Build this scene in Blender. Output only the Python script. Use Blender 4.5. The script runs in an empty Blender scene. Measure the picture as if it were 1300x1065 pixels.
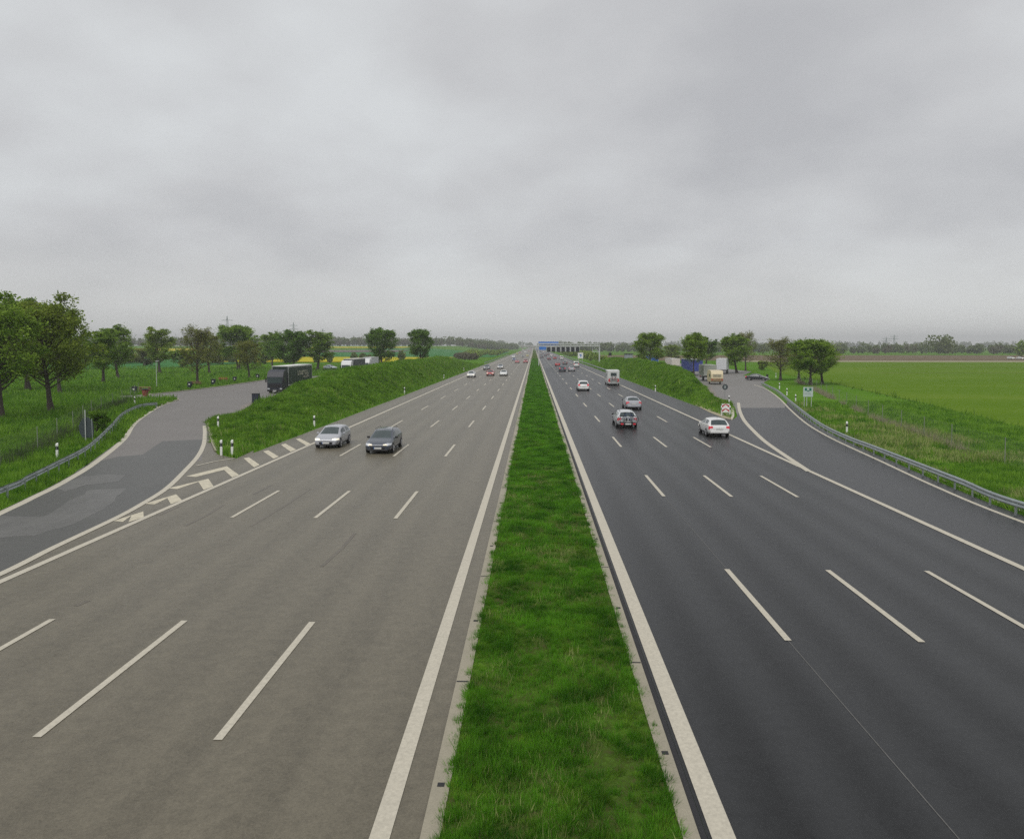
import bpy, math, random
import numpy as np
from mathutils import Matrix, Vector
random.seed(7); RNG = np.random.default_rng(7)
R = math.radians
sc = bpy.context.scene
COL = sc.collection

# ------------------------------------------------------------------ camera
CAM_H, FPX, CX, CY = 7.4, 950.0, 650.0, 487.5
HOR, VPX = 439.0, 678.0
cd = bpy.data.cameras.new('camera'); cam = bpy.data.objects.new('camera', cd); COL.objects.link(cam)
cd.sensor_fit = 'HORIZONTAL'; cd.sensor_width = 36.0; cd.lens = FPX / 1300 * 36
cd.shift_y = -(1065 / 2 - CY) / 1300
cd.clip_start = 0.3; cd.clip_end = 20000
cam.location = (0, 0, CAM_H)
yaw = math.atan((VPX - CX) / FPX); pitch = math.atan((CY - HOR) / FPX)
cam.rotation_euler = (R(90) - pitch, 0, yaw)
sc.camera = cam
CM = Matrix.Rotation(yaw, 3, 'Z') @ Matrix.Rotation(R(90) - pitch, 3, 'X')

# ------------------------------------------------------------------ light
w = bpy.data.worlds.new('World'); sc.world = w; w.use_nodes = True
SUN_EL, SUN_AZ = R(52), R(205)
def build_world():
    nt = w.node_tree; N = nt.nodes; L = nt.links
    for n in list(N): N.remove(n)
    out = N.new('ShaderNodeOutputWorld')
    sky = N.new('ShaderNodeTexSky'); sky.sky_type = 'NISHITA'; sky.sun_disc = False
    sky.sun_elevation = SUN_EL; sky.sun_rotation = SUN_AZ
    b1 = N.new('ShaderNodeBackground'); b1.inputs[1].default_value = 0.06
    L.new(sky.outputs[0], b1.inputs[0])
    tc = N.new('ShaderNodeTexCoord'); sep = N.new('ShaderNodeSeparateXYZ'); L.new(tc.outputs['Generated'], sep.inputs[0])
    def m(op, a, b=None, clamp=False):
        n = N.new('ShaderNodeMath'); n.operation = op; n.use_clamp = clamp
        for i, v in enumerate((a, b)):
            if v is None: continue
            if isinstance(v, (int, float)): n.inputs[i].default_value = v
            else: L.new(v, n.inputs[i])
        return n.outputs[0]
    z = m('MAXIMUM', sep.outputs[2], 0.0)
    zz = m('ADD', z, 0.34)
    cmb = N.new('ShaderNodeCombineXYZ')
    L.new(m('DIVIDE', sep.outputs[0], zz), cmb.inputs[0]); L.new(m('DIVIDE', sep.outputs[1], zz), cmb.inputs[1])
    def noise(scale, detail, rough, dist=0.0, off=0.0):
        mp = N.new('ShaderNodeMapping'); mp.inputs['Location'].default_value = (off, off * .7, 0)
        L.new(cmb.outputs[0], mp.inputs[0])
        n = N.new('ShaderNodeTexNoise'); n.inputs['Scale'].default_value = scale; n.inputs['Detail'].default_value = detail
        n.inputs['Roughness'].default_value = rough; n.inputs['Distortion'].default_value = dist
        L.new(mp.outputs[0], n.inputs['Vector']); return n.outputs[0]
    a = noise(1.05, 3, 0.45, 0.0, 5.6); b = noise(2.8, 6, 0.5, 0.0, 8.3)
    s = m('ADD', m('MULTIPLY', a, 0.62), m('MULTIPLY', b, 0.38))
    ramp = N.new('ShaderNodeValToRGB'); L.new(s, ramp.inputs[0])
    e = ramp.color_ramp.elements
    e[0].position = 0.37; e[0].color = (0.408, 0.412, 0.426, 1)
    e[1].position = 0.63; e[1].color = (0.572, 0.588, 0.598, 1)
    el = e.new(0.5); el.color = (0.492, 0.497, 0.507, 1)
    # low cloud towards the horizon thins out into pale grey
    hz = N.new('ShaderNodeMapRange'); hz.inputs[1].default_value = 0.0; hz.inputs[2].default_value = 0.13
    hz.inputs[3].default_value = 0.85; hz.inputs[4].default_value = 0.0
    L.new(z, hz.inputs[0])
    mx = N.new('ShaderNodeMix'); mx.data_type = 'RGBA'; L.new(hz.outputs[0], mx.inputs[0])
    L.new(ramp.outputs[0], mx.inputs[6]); mx.inputs[7].default_value = (0.62, 0.625, 0.61, 1)
    b2 = N.new('ShaderNodeBackground'); b2.inputs[1].default_value = 1.0; L.new(mx.outputs[2], b2.inputs[0])
    ms = N.new('ShaderNodeMixShader'); ms.inputs[0].default_value = 0.94
    L.new(b1.outputs[0], ms.inputs[1]); L.new(b2.outputs[0], ms.inputs[2]); L.new(ms.outputs[0], out.inputs[0])
build_world()
sd = bpy.data.lights.new('sun', 'SUN'); sd.energy = 1.3; sd.angle = R(35); sd.color = (1, 0.97, 0.93)
so = bpy.data.objects.new('sun', sd); COL.objects.link(so)
so.rotation_euler = (R(90) - SUN_EL, 0, R(180) - SUN_AZ)
sc.view_settings.view_transform = 'Standard'; sc.view_settings.look = 'None'
sc.view_settings.exposure = 0.30; sc.view_settings.gamma = 1.0; sc.view_settings.use_curve_mapping = False
sc.cycles.use_denoising = False
sc.cycles.max_bounces = 6; sc.cycles.diffuse_bounces = 3; sc.cycles.transparent_max_bounces = 8
sc.cycles.volume_step_rate = 5.0

# ------------------------------------------------------------------ helpers
def P(px, py, z=0.0):
    d = CM @ Vector(((px - CX) / FPX, -(py - CY) / FPX, -1.0))
    t = (z - CAM_H) / d.z
    return (d.x * t, d.y * t)
def PD(px, D):                       # x coordinate of image column px at distance D along the road
    d = CM @ Vector(((px - CX) / FPX, -(HOR - CY) / FPX, -1.0))
    return d.x / d.y * D
def sm(a, b, x):
    t = np.clip((np.asarray(x, float) - a) / (b - a), 0, 1); return t * t * (3 - 2 * t)
_H = np.random.default_rng(3).random((256, 256))
def vn(x, y, s=1.0):
    x = np.asarray(x, float) / s; y = np.asarray(y, float) / s
    xi = np.floor(x).astype(int); yi = np.floor(y).astype(int); fx = x - xi; fy = y - yi
    fx = fx * fx * (3 - 2 * fx); fy = fy * fy * (3 - 2 * fy)
    g = lambda i, j: _H[i & 255, j & 255]
    return (g(xi, yi) * (1 - fx) + g(xi + 1, yi) * fx) * (1 - fy) + (g(xi, yi + 1) * (1 - fx) + g(xi + 1, yi + 1) * fx) * fy
def gz(x, y):                        # far land to the left climbs a few metres
    return 7.0 * sm(420, 1150, y) * sm(-45, -130, x) if False else 7.0 * sm(420, 1150, y) * (1 - sm(-130, -45, x))
def bump(x, y):
    return 0.50 * (vn(x, y, 2.6) - .5) + 0.24 * (vn(x + 40, y, 1.0) - .5)
def berm_l(x, y):
    h = np.interp(y, [56, 64, 74, 91, 112, 225, 262, 300], [0, .15, .85, 2.65, 3.85, 3.95, 2.2, 0])
    xl = np.interp(y, [50, 57, 66, 74, 80, 88, 120], [-22.8, -24.4, -28.6, -31.6, -31.9, -33.2, -34.5]); u = (x + 19.9) / (xl + 19.9)
    s = sm(0, .47, u) * (1 - sm(.62, 1.0, u))
    return h * s + bump(x, y) * np.clip(h, 0, 1) * np.clip(s * 4, 0, 1)
def berm_r(x, y):
    h = np.interp(y, [88, 98, 105, 112, 122, 138, 164, 198, 260, 330], [0, .35, 1.2, 1.9, 2.5, 3.0, 3.5, 3.85, 3.2, 0])
    xr = np.interp(y, [85, 98, 107, 120, 136, 150], [23.2, 25.0, 25.2, 27.6, 31.0, 31.8]); u = (x - 20.6) / (xr - 20.6)
    s = sm(0, .48, u) * (1 - sm(.62, 1.0, u))
    return h * s + bump(x, y) * np.clip(h, 0, 1) * np.clip(s * 4, 0, 1)
def height(x, y): return gz(x, y) + np.maximum(berm_l(x, y), 0) + np.maximum(berm_r(x, y), 0)

def inpoly(x, y, poly):
    c = np.zeros(np.shape(x), bool); n = len(poly); j = n - 1
    for i in range(n):
        xi, yi = poly[i][:2]; xj, yj = poly[j][:2]
        if yi != yj:
            c ^= ((yi > y) != (yj > y)) & (x < (xj - xi) * (y - yi) / (yj - yi) + xi)
        j = i
    return c

def link(name, me, mat=None, parent=None):
    o = bpy.data.objects.new(name, me); COL.objects.link(o)
    if mat is not None and me is not None and not me.materials: me.materials.append(mat)
    if parent is not None: o.parent = parent
    return o
def fast_mesh(name, V, F, smooth=False):
    V = np.asarray(V, np.float32); F = np.asarray(F, np.int32); k = F.shape[1]
    me = bpy.data.meshes.new(name)
    me.vertices.add(len(V)); me.vertices.foreach_set('co', V.ravel())
    me.loops.add(F.size); me.loops.foreach_set('vertex_index', F.ravel())
    me.polygons.add(len(F)); me.polygons.foreach_set('loop_start', np.arange(0, F.size, k, dtype=np.int32))
    try: me.polygons.foreach_set('loop_total', np.full(len(F), k, np.int32))
    except Exception: pass
    if smooth: me.polygons.foreach_set('use_smooth', np.ones(len(F), bool))
    me.update(calc_edges=True); me.validate(); return me
class MB:
    def __init__(s): s.v = []; s.f = []
    def add(s, V, F):
        o = len(s.v); s.v += [tuple(map(float, p)) for p in V]; s.f += [tuple(i + o for i in f) for f in F]; return s
    def box(s, x0, x1, y0, y1, z0, z1, b=0.0):
        if b <= 0:
            V = [(x, y, z) for z in (z0, z1) for x, y in ((x0, y0), (x1, y0), (x1, y1), (x0, y1))]
            return s.add(V, [(3, 2, 1, 0), (4, 5, 6, 7), (0, 1, 5, 4), (1, 2, 6, 5), (2, 3, 7, 6), (3, 0, 4, 7)])
        b = min(b, (x1 - x0) / 2.1, (y1 - y0) / 2.1, (z1 - z0) / 2.1)
        V = []
        rings = [(z0, b), (z0 + b, 0), (z1 - b, 0), (z1, b)]
        for z, i in rings:
            X0, X1, Y0, Y1 = x0 + i, x1 - i, y0 + i, y1 - i
            c = b if i == 0 else b * .4
            V += [(X0 + c, Y0, z), (X1 - c, Y0, z), (X1, Y0 + c, z), (X1, Y1 - c, z), (X1 - c, Y1, z), (X0 + c, Y1, z), (X0, Y1 - c, z), (X0, Y0 + c, z)]
        F = [tuple(range(7, -1, -1)), tuple(range(24, 32))]
        for r in range(3):
            for i in range(8):
                j = (i + 1) % 8; F.append((r * 8 + i, r * 8 + j, r * 8 + 8 + j, r * 8 + 8 + i))
        return s.add(V, F)
    def tube(s, pts, r, n=6, cap=True):
        pts = [Vector(p) for p in pts]; rs = r if isinstance(r, (list, tuple)) else [r] * len(pts)
        V = []; F = []
        for i, p in enumerate(pts):
            t = (pts[min(i + 1, len(pts) - 1)] - pts[max(i - 1, 0)]).normalized()
            u = t.orthogonal().normalized(); 
            if abs(t.z) < .95: u = t.cross(Vector((0, 0, 1))).normalized()
            v = t.cross(u)
            for k in range(n):
                a = 2 * math.pi * k / n; V.append(p + (u * math.cos(a) + v * math.sin(a)) * rs[i])
        for i in range(len(pts) - 1):
            for k in range(n):
                j = (k + 1) % n; F.append((i * n + k, i * n + j, i * n + n + j, i * n + n + k))
        if cap: F += [tuple(range(n - 1, -1, -1)), tuple(range((len(pts) - 1) * n, len(pts) * n))]
        return s.add(V, F)
    def disc(s, c, ax, r, th, n=20, r0=None):   # short cylinder centred at c along axis 0/1/2
        r0 = r if r0 is None else r0; V = []
        for d, rr in ((-th / 2, r), (-th / 4, r), (th / 4, r), (th / 2, r0)):
            for k in range(n):
                a = 2 * math.pi * k / n; q = [0, 0, 0]; q[ax] = d; q[(ax + 1) % 3] = rr * math.cos(a); q[(ax + 2) % 3] = rr * math.sin(a)
                V.append((c[0] + q[0], c[1] + q[1], c[2] + q[2]))
        F = [tuple(range(n - 1, -1, -1)), tuple(range(3 * n, 4 * n))]
        for i in range(3):
            for k in range(n):
                j = (k + 1) % n; F.append((i * n + k, i * n + j, i * n + n + j, i * n + n + k))
        return s.add(V, F)
    def torus(s, c, ax, Rr, r, n=20, m=6):
        V = []; F = []
        for i in range(n):
            a = 2 * math.pi * i / n
            for k in range(m):
                b = 2 * math.pi * k / m; q = [0, 0, 0]; q[ax] = r * math.sin(b); rr = Rr + r * math.cos(b)
                q[(ax + 1) % 3] = rr * math.cos(a); q[(ax + 2) % 3] = rr * math.sin(a)
                V.append((c[0] + q[0], c[1] + q[1], c[2] + q[2]))
        for i in range(n):
            for k in range(m):
                i2 = (i + 1) % n; k2 = (k + 1) % m; F.append((i * m + k, i * m + k2, i2 * m + k2, i2 * m + k))
        return s.add(V, F)
    def poly(s, pts, z): return s.add([(p[0], p[1], z) for p in pts], [tuple(range(len(pts)))])
    def prism(s, pts, z0, z1):
        n = len(pts); V = [(p[0], p[1], z0) for p in pts] + [(p[0], p[1], z1) for p in pts]
        return s.add(V, [tuple(range(n - 1, -1, -1)), tuple(range(n, 2 * n))] + [(i, (i + 1) % n, n + (i + 1) % n, n + i) for i in range(n)])
    def strip(s, pts, wd, z, off=0.0):       # flat ribbon along a polyline
        pts = [Vector((p[0], p[1])) for p in pts]; V = []; F = []
        for i, p in enumerate(pts):
            t = (pts[min(i + 1, len(pts) - 1)] - pts[max(i - 1, 0)]).normalized(); nrm = Vector((-t.y, t.x))
            a = p + nrm * (off - wd / 2); b = p + nrm * (off + wd / 2); V += [(a.x, a.y, z), (b.x, b.y, z)]
        for i in range(len(pts) - 1): F.append((2 * i, 2 * i + 2, 2 * i + 3, 2 * i + 1))
        return s.add(V, F)
    def build(s, name, mat, parent=None, smooth=False):
        me = bpy.data.meshes.new(name); me.from_pydata(s.v, [], s.f); me.update()
        if smooth: me.polygons.foreach_set('use_smooth', [True] * len(me.polygons))
        return link(name, me, mat, parent)
def up(o):                            # make flat polygons face upward
    me = o.data
    if me.polygons and me.polygons[0].normal.z < 0: me.flip_normals()
    return o
def tag(o, label=None, cat=None, group=None, kind=None):
    if label: o['label'] = label
    if cat: o['category'] = cat
    if group: o['group'] = group
    if kind: o['kind'] = kind
    return o
def empty(name, loc=(0, 0, 0), rz=0.0):
    o = bpy.data.objects.new(name, None); o.empty_display_size = .3; COL.objects.link(o)
    o.location = loc; o.rotation_euler = (0, 0, rz); return o
def copy_tree(o, parent=None):
    c = o.copy(); COL.objects.link(c)
    if parent is not None: c.parent = parent
    for ch in list(o.children): copy_tree(ch, c)
    return c
def smooth_pts(pts, n=8):             # Catmull-Rom through the points
    pts = [Vector(p) for p in pts]; out = []
    for i in range(len(pts) - 1):
        p0 = pts[max(i - 1, 0)]; p1 = pts[i]; p2 = pts[i + 1]; p3 = pts[min(i + 2, len(pts) - 1)]
        for k in range(n):
            t = k / n; out.append(.5 * ((2 * p1) + (p2 - p0) * t + (2 * p0 - 5 * p1 + 4 * p2 - p3) * t * t + (3 * p1 - p0 - 3 * p2 + p3) * t ** 3))
    out.append(pts[-1]); return out

# ------------------------------------------------------------------ materials
def mat(name, color, rough=0.6, metal=0.0, spec=0.5, var=0.12, vscale=3.0, emit=None, trans=0.0, objcol=False, coat=0.0, island=0.0):
    m = bpy.data.materials.new(name); m.use_nodes = True; nt = m.node_tree; N = nt.nodes; L = nt.links
    bs = N['Principled BSDF']
    bs.inputs['Roughness'].default_value = rough; bs.inputs['Metallic'].default_value = metal
    bs.inputs['Specular IOR Level'].default_value = spec; bs.inputs['Coat Weight'].default_value = coat
    bs.inputs['Base Color'].default_value = (*color, 1)
    src = None
    if objcol:
        oi = N.new('ShaderNodeObjectInfo'); src = oi.outputs['Color']
    tc = N.new('ShaderNodeTexCoord'); n = N.new('ShaderNodeTexNoise'); n.inputs['Scale'].default_value = vscale; n.inputs['Detail'].default_value = 5
    L.new(tc.outputs['Object'], n.inputs['Vector'])
    mr = N.new('ShaderNodeMapRange'); mr.inputs[1].default_value = .25; mr.inputs[2].default_value = .75
    mr.inputs[3].default_value = 1 - var; mr.inputs[4].default_value = 1 + var; L.new(n.outputs[0], mr.inputs[0])
    fac = mr.outputs[0]
    if island:
        g = N.new('ShaderNodeNewGeometry'); m2 = N.new('ShaderNodeMapRange'); m2.inputs[3].default_value = 1 - island; m2.inputs[4].default_value = 1 + island
        L.new(g.outputs['Random Per Island'], m2.inputs[0]); mm = N.new('ShaderNodeMath'); mm.operation = 'MULTIPLY'
        L.new(fac, mm.inputs[0]); L.new(m2.outputs[0], mm.inputs[1]); fac = mm.outputs[0]
    vm = N.new('ShaderNodeVectorMath'); vm.operation = 'SCALE'; L.new(fac, vm.inputs['Scale'])
    if src: L.new(src, vm.inputs[0])
    else: vm.inputs[0].default_value = color
    L.new(vm.outputs[0], bs.inputs['Base Color'])
    if emit: bs.inputs['Emission Color'].default_value = (*emit[0], 1); bs.inputs['Emission Strength'].default_value = emit[1]
    if trans: bs.inputs['Transmission Weight'].default_value = trans
    return m
def leafmat(name, c1, c2, transl=0.45):
    m = bpy.data.materials.new(name); m.use_nodes = True; nt = m.node_tree; N = nt.nodes; L = nt.links
    for n in list(N): N.remove(n)
    out = N.new('ShaderNodeOutputMaterial'); g = N.new('ShaderNodeNewGeometry'); r = N.new('ShaderNodeValToRGB')
    r.color_ramp.elements[0].color = (*c1, 1); r.color_ramp.elements[1].color = (*c2, 1)
    tc = N.new('ShaderNodeTexCoord'); n = N.new('ShaderNodeTexNoise'); n.inputs['Scale'].default_value = .8; n.inputs['Detail'].default_value = 2
    L.new(tc.outputs['Object'], n.inputs['Vector'])
    a = N.new('ShaderNodeMath'); a.operation = 'MULTIPLY_ADD'; L.new(g.outputs['Random Per Island'], a.inputs[0]); a.inputs[1].default_value = .55
    b = N.new('ShaderNodeMath'); b.operation = 'MULTIPLY_ADD'; L.new(n.outputs[0], b.inputs[0]); b.inputs[1].default_value = 2.2; b.inputs[2].default_value = -.85
    L.new(b.outputs[0], a.inputs[2]); L.new(a.outputs[0], r.inputs[0])
    d = N.new('ShaderNodeBsdfPrincipled'); d.inputs['Roughness'].default_value = .6; d.inputs['Specular IOR Level'].default_value = .12; L.new(r.outputs[0], d.inputs['Base Color'])
    t = N.new('ShaderNodeBsdfTranslucent'); L.new(r.outputs[0], t.inputs[0])
    ms = N.new('ShaderNodeMixShader'); ms.inputs[0].default_value = transl
    L.new(d.outputs[0], ms.inputs[1]); L.new(t.outputs[0], ms.inputs[2]); L.new(ms.outputs[0], out.inputs[0])
    return m
def groundmat(name, cols, scales=(0.02, .35, 3.5), rough=.9, stretch=(1, 1, 1), bumpd=.0):
    """three-octave mix of ground colours"""
    m = bpy.data.materials.new(name); m.use_nodes = True; nt = m.node_tree; N = nt.nodes; L = nt.links
    bs = N['Principled BSDF']; bs.inputs['Roughness'].default_value = rough; bs.inputs['Specular IOR Level'].default_value = .0
    tc = N.new('ShaderNodeTexCoord'); mp = N.new('ShaderNodeMapping'); mp.inputs['Scale'].default_value = stretch; L.new(tc.outputs['Object'], mp.inputs[0])
    tot = None
    for s, wt in zip(scales, (.3, .35, .35)):
        n = N.new('ShaderNodeTexNoise'); n.inputs['Scale'].default_value = s; n.inputs['Detail'].default_value = 6; n.inputs['Roughness'].default_value = .6
        L.new(mp.outputs[0], n.inputs['Vector'])
        a = N.new('ShaderNodeMath'); a.operation = 'MULTIPLY_ADD'; L.new(n.outputs[0], a.inputs[0]); a.inputs[1].default_value = wt
        if tot is not None: L.new(tot, a.inputs[2])
        else: a.inputs[2].default_value = 0
        tot = a.outputs[0]
    r = N.new('ShaderNodeValToRGB'); L.new(tot, r.inputs[0]); e = r.color_ramp.elements
    e[0].position = .36; e[0].color = (*cols[0], 1); e[1].position = .64; e[1].color = (*cols[-1], 1)
    for i, c in enumerate(cols[1:-1]): q = e.new(.36 + .28 * (i + 1) / (len(cols) - 1)); q.color = (*c, 1)
    L.new(r.outputs[0], bs.inputs['Base Color'])
    if bumpd:
        bp = N.new('ShaderNodeBump'); bp.inputs['Distance'].default_value = bumpd; L.new(tot, bp.inputs['Height']); L.new(bp.outputs[0], bs.inputs['Normal'])
    return m
def asphalt(name, base, band=0.0, period=1.7, phase=0.0, patchy=.12, streak=.10, rough=.62, speck=.10, spec=.4):
    m = bpy.data.materials.new(name); m.use_nodes = True; nt = m.node_tree; N = nt.nodes; L = nt.links
    bs = N['Principled BSDF']; bs.inputs['Roughness'].default_value = rough; bs.inputs['Specular IOR Level'].default_value = spec
    tc = N.new('ShaderNodeTexCoord')
    def noise(sc3, scale, detail=5, r=.6):
        mp = N.new('ShaderNodeMapping'); mp.inputs['Scale'].default_value = sc3; L.new(tc.outputs['Object'], mp.inputs[0])
        n = N.new('ShaderNodeTexNoise'); n.inputs['Scale'].default_value = scale; n.inputs['Detail'].default_value = detail; n.inputs['Roughness'].default_value = r
        L.new(mp.outputs[0], n.inputs['Vector']); return n.outputs[0]
    def ma(a, k, c):
        x = N.new('ShaderNodeMath'); x.operation = 'MULTIPLY_ADD'; L.new(a, x.inputs[0]); x.inputs[1].default_value = k
        if isinstance(c, float): x.inputs[2].default_value = c
        else: L.new(c, x.inputs[2])
        return x.outputs[0]
    tot = ma(noise((1, 1, 1), .25), patchy * 2, 1.0 - patchy)
    tot = ma(noise((1, .025, 1), 1.6), streak * 2, tot); tot = ma(noise((1, .2, 1), 3.0), streak, tot)
    tot = ma(noise((1, 1, 1), 22.0, 4, .9), speck * 4, tot)
    tot = ma(noise((1, 1, 1), 3.0, 6, .7), speck * 2, tot)
    if band:
        sp = N.new('ShaderNodeSeparateXYZ'); L.new(tc.outputs['Object'], sp.inputs[0])
        wv = ma(noise((1, .02, 1), .6), 1.4, 0.0); s0 = ma(sp.outputs[0], 2 * math.pi / period, wv)
        sn = N.new('ShaderNodeMath'); sn.operation = 'SINE'; a0 = ma(s0, 1.0, float(phase)); L.new(a0, sn.inputs[0]); tot = ma(sn.outputs[0], band, tot)
    sub = N.new('ShaderNodeMath'); sub.operation = 'SUBTRACT'; L.new(tot, sub.inputs[0]); sub.inputs[1].default_value = streak * 1.5 + speck * 3
    vm = N.new('ShaderNodeVectorMath'); vm.operation = 'SCALE'; vm.inputs[0].default_value = base; L.new(sub.outputs[0], vm.inputs['Scale'])
    L.new(vm.outputs[0], bs.inputs['Base Color'])
    bp = N.new('ShaderNodeBump'); bp.inputs['Distance'].default_value = .003; bp.inputs['Strength'].default_value = .25
    L.new(noise((1, 1, 1), 45.0, 2), bp.inputs['Height']); L.new(bp.outputs[0], bs.inputs['Normal'])
    return m
M = {}
M['grass'] = groundmat('grass_ground', [(.045, .080, .010), (.075, .150, .014), (.13, .19, .03)], (.03, .5, 5.0), bumpd=.1)
M['medsoil'] = groundmat('median_soil', [(.085, .070, .036), (.06, .10, .018), (.10, .19, .025)], (.4, 2.2, 9.0), bumpd=.05)
M['meadow'] = groundmat('meadow_ground', [(.055, .145, .012), (.09, .20, .018), (.14, .24, .035)], (.03, .3, 3.0), bumpd=.1)
M['crop'] = groundmat('crop_field', [(.088, .165, .014), (.115, .200, .020), (.165, .235, .038)], (.008, .05, 1.2), stretch=(.5, 1.6, 1))
M['crop2'] = groundmat('bluish_crop', [(.04, .15, .045), (.06, .19, .06), (.08, .21, .07)], (.01, .1, 1.0))
M['farland'] = groundmat('farland', [(.06, .11, .03), (.08, .14, .04), (.11, .16, .06)], (.004, .02, .3))
M['rape'] = groundmat('rapeseed', [(.36, .34, .03), (.46, .42, .03), (.54, .50, .05)], (.01, .1, 1.0))
M['soil'] = groundmat('soil', [(.14, .11, .075), (.17, .135, .09), (.20, .165, .115)], (.01, .1, 1.0))
M['purple'] = groundmat('ploughed', [(.15, .125, .13), (.18, .15, .15), (.20, .17, .16)], (.01, .1, 1.0))
M['dirt'] = groundmat('dirt_track', [(.30, .27, .19), (.38, .34, .24), (.42, .38, .28)], (.05, .5, 5.0))
M['verge'] = groundmat('dry_verge', [(.05, .09, .02), (.15, .15, .06), (.24, .21, .11)], (.1, .8, 5.0), bumpd=.05)
M['asph_l'] = asphalt('asphalt_brown', (.146, .130, .095), .065, 1.8, .5, patchy=.10, streak=.12, speck=.38, rough=.40, spec=.22)
M['asph_r'] = asphalt('asphalt_dark', (.022, .023, .024), .30, 1.72, 2.2, patchy=.10, streak=.16, speck=.42, rough=.36, spec=.22)
M['asph_rs'] = asphalt('asphalt_shoulder', (.040, .041, .043), 0, patchy=.08, streak=.06, speck=.25, rough=.38, spec=.22)
M['asph_slip'] = asphalt('asphalt_slip', (.084, .083, .076), 0, patchy=.2, streak=.10, speck=.25, rough=.42, spec=.25)
M['asph_old'] = asphalt('asphalt_old', (.125, .122, .114), 0, patchy=.30, streak=.22, speck=.3, rough=.42, spec=.25)
M['tyre'] = asphalt('tyre_mark', (.128, .112, .086), 0, patchy=.25, streak=.3, speck=.3, rough=.40, spec=.22)
M['asph_park'] = asphalt('asphalt_park', (.185, .172, .16), 0, patchy=.14, streak=.04)
M['asph_parkr'] = asphalt('asphalt_park_right', (.20, .19, .178), 0, patchy=.14, streak=.04)
M['paver'] = asphalt('pavers', (.22, .19, .165), 0, patchy=.14, streak=.02)
M['mark'] = mat('road_paint', (.53, .49, .395), .6, var=.16, vscale=16.0)
M['mark2'] = mat('hatch_paint', (.58, .53, .40), .6, var=.25, vscale=4.0)
M['kerb'] = asphalt('concrete_kerb', (.33, .30, .225), 0, patchy=.25, streak=.02, speck=.2)
M['slot'] = mat('dark_joint', (.025, .025, .027), .8)
M['steel'] = mat('galvanised_steel', (.34, .38, .38), .45, .5, var=.15, vscale=2)
M['steel_w'] = mat('pale_steel', (.55, .57, .56), .5, .2)
M['white'] = mat('white_plastic', (.80, .80, .77), .45, var=.08)
M['black'] = mat('black_plastic', (.015, .015, .017), .5)
M['rubber'] = mat('rubber', (.018, .018, .019), .8)
M['paint'] = mat('car_paint', (.5, .5, .5), .28, .15, objcol=True, var=.03, coat=.6)
M['box'] = mat('box_body', (.5, .5, .5), .5, 0, objcol=True, var=.07, vscale=1.3)
M['glass'] = mat('tinted_glass', (.050, .068, .070), .12, 0, spec=.5, var=.2, vscale=2)
M['rim'] = mat('alloy', (.42, .42, .43), .35, .7)
M['lamp_on'] = mat('lit_headlamp', (.8, .78, .7), .2, emit=((1, .86, .62), .5))
M['lamp'] = mat('headlamp', (.62, .64, .66), .15, .2, coat=.5)
M['tail'] = mat('tail_lamp', (.55, .03, .05), .3, emit=((.9, .05, .07), .12))
M['plate'] = mat('plate_white', (.68, .68, .65), .5, var=.15, vscale=14)
M['blue'] = mat('sign_blue', (.05, .20, .60), .4)
M['red'] = mat('sign_red', (.45, .015, .03), .4)
M['green'] = mat('sign_green', (.01, .17, .11), .4)
M['signback'] = mat('sign_back_grey', (.045, .058, .065), .5)
M['panel'] = mat('display_panel', (.02, .024, .028), .4)
M['bark'] = mat('bark', (.065, .052, .042), .95, var=.35, vscale=6)
M['wood'] = mat('brown_wood', (.30, .17, .09), .8, var=.25)
M['redbin'] = mat('brick_red', (.20, .055, .035), .8, var=.2)
M['darkbin'] = mat('dark_blue_bin', (.018, .024, .045), .5)
M['leaf_g'] = leafmat('leaf_mid_green', (.070, .150, .010), (.31, .45, .06))
M['leaf_d'] = leafmat('leaf_deep_green', (.040, .110, .008), (.19, .33, .035))
M['leaf_y'] = leafmat('leaf_yellow_green', (.095, .18, .012), (.37, .47, .08))
M['leaf_b'] = leafmat('leaf_brownish', (.10, .125, .022), (.31, .33, .08))
M['leaf_o'] = leafmat('leaf_olive', (.085, .130, .014), (.32, .41, .06))
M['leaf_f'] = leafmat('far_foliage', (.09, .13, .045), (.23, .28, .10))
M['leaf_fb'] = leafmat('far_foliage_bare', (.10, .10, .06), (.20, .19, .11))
M['blade'] = leafmat('grass_blade', (.022, .100, .006), (.165, .41, .028), .45)
M['blade_m'] = leafmat('meadow_blade', (.050, .160, .010), (.25, .44, .045), .45)
M['blade_dry'] = leafmat('dry_blade', (.17, .22, .06), (.44, .47, .18), .3)
M['fence'] = mat('fence_wire', (.20, .23, .17), .6)

# ------------------------------------------------------------------ ground and fields
def axis(parts):
    a = np.concatenate([np.arange(s, e, st) for s, e, st in parts]); return np.append(a, parts[-1][1])
def grid(name, xs, ys, zf, m, kind='structure'):
    X, Y = np.meshgrid(xs, ys); Z = zf(X, Y); nx, ny = len(xs), len(ys)
    V = np.stack([X, Y, Z], -1).reshape(-1, 3); i = np.arange(nx - 1); j = np.arange(ny - 1); I, J = np.meshgrid(i, j)
    a = (J * nx + I).ravel(); F = np.stack([a, a + 1, a + nx + 1, a + nx], 1)
    o = link(name, fast_mesh(name, V, F, True), m); tag(o, kind=kind); return o
grid('ground', axis([(-5000, -1200, 400), (-1200, 600, 30), (600, 5000, 400)]), axis([(-200, 1500, 30), (1500, 5200, 370)]), gz, M['meadow'])
grid('embankment_left', np.arange(-35.5, -19.15, .35), np.arange(55.5, 302, .6), lambda x, y: berm_l(x, y) + np.where(berm_l(x, y) > .01, .03, -.04), M['grass'])
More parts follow.
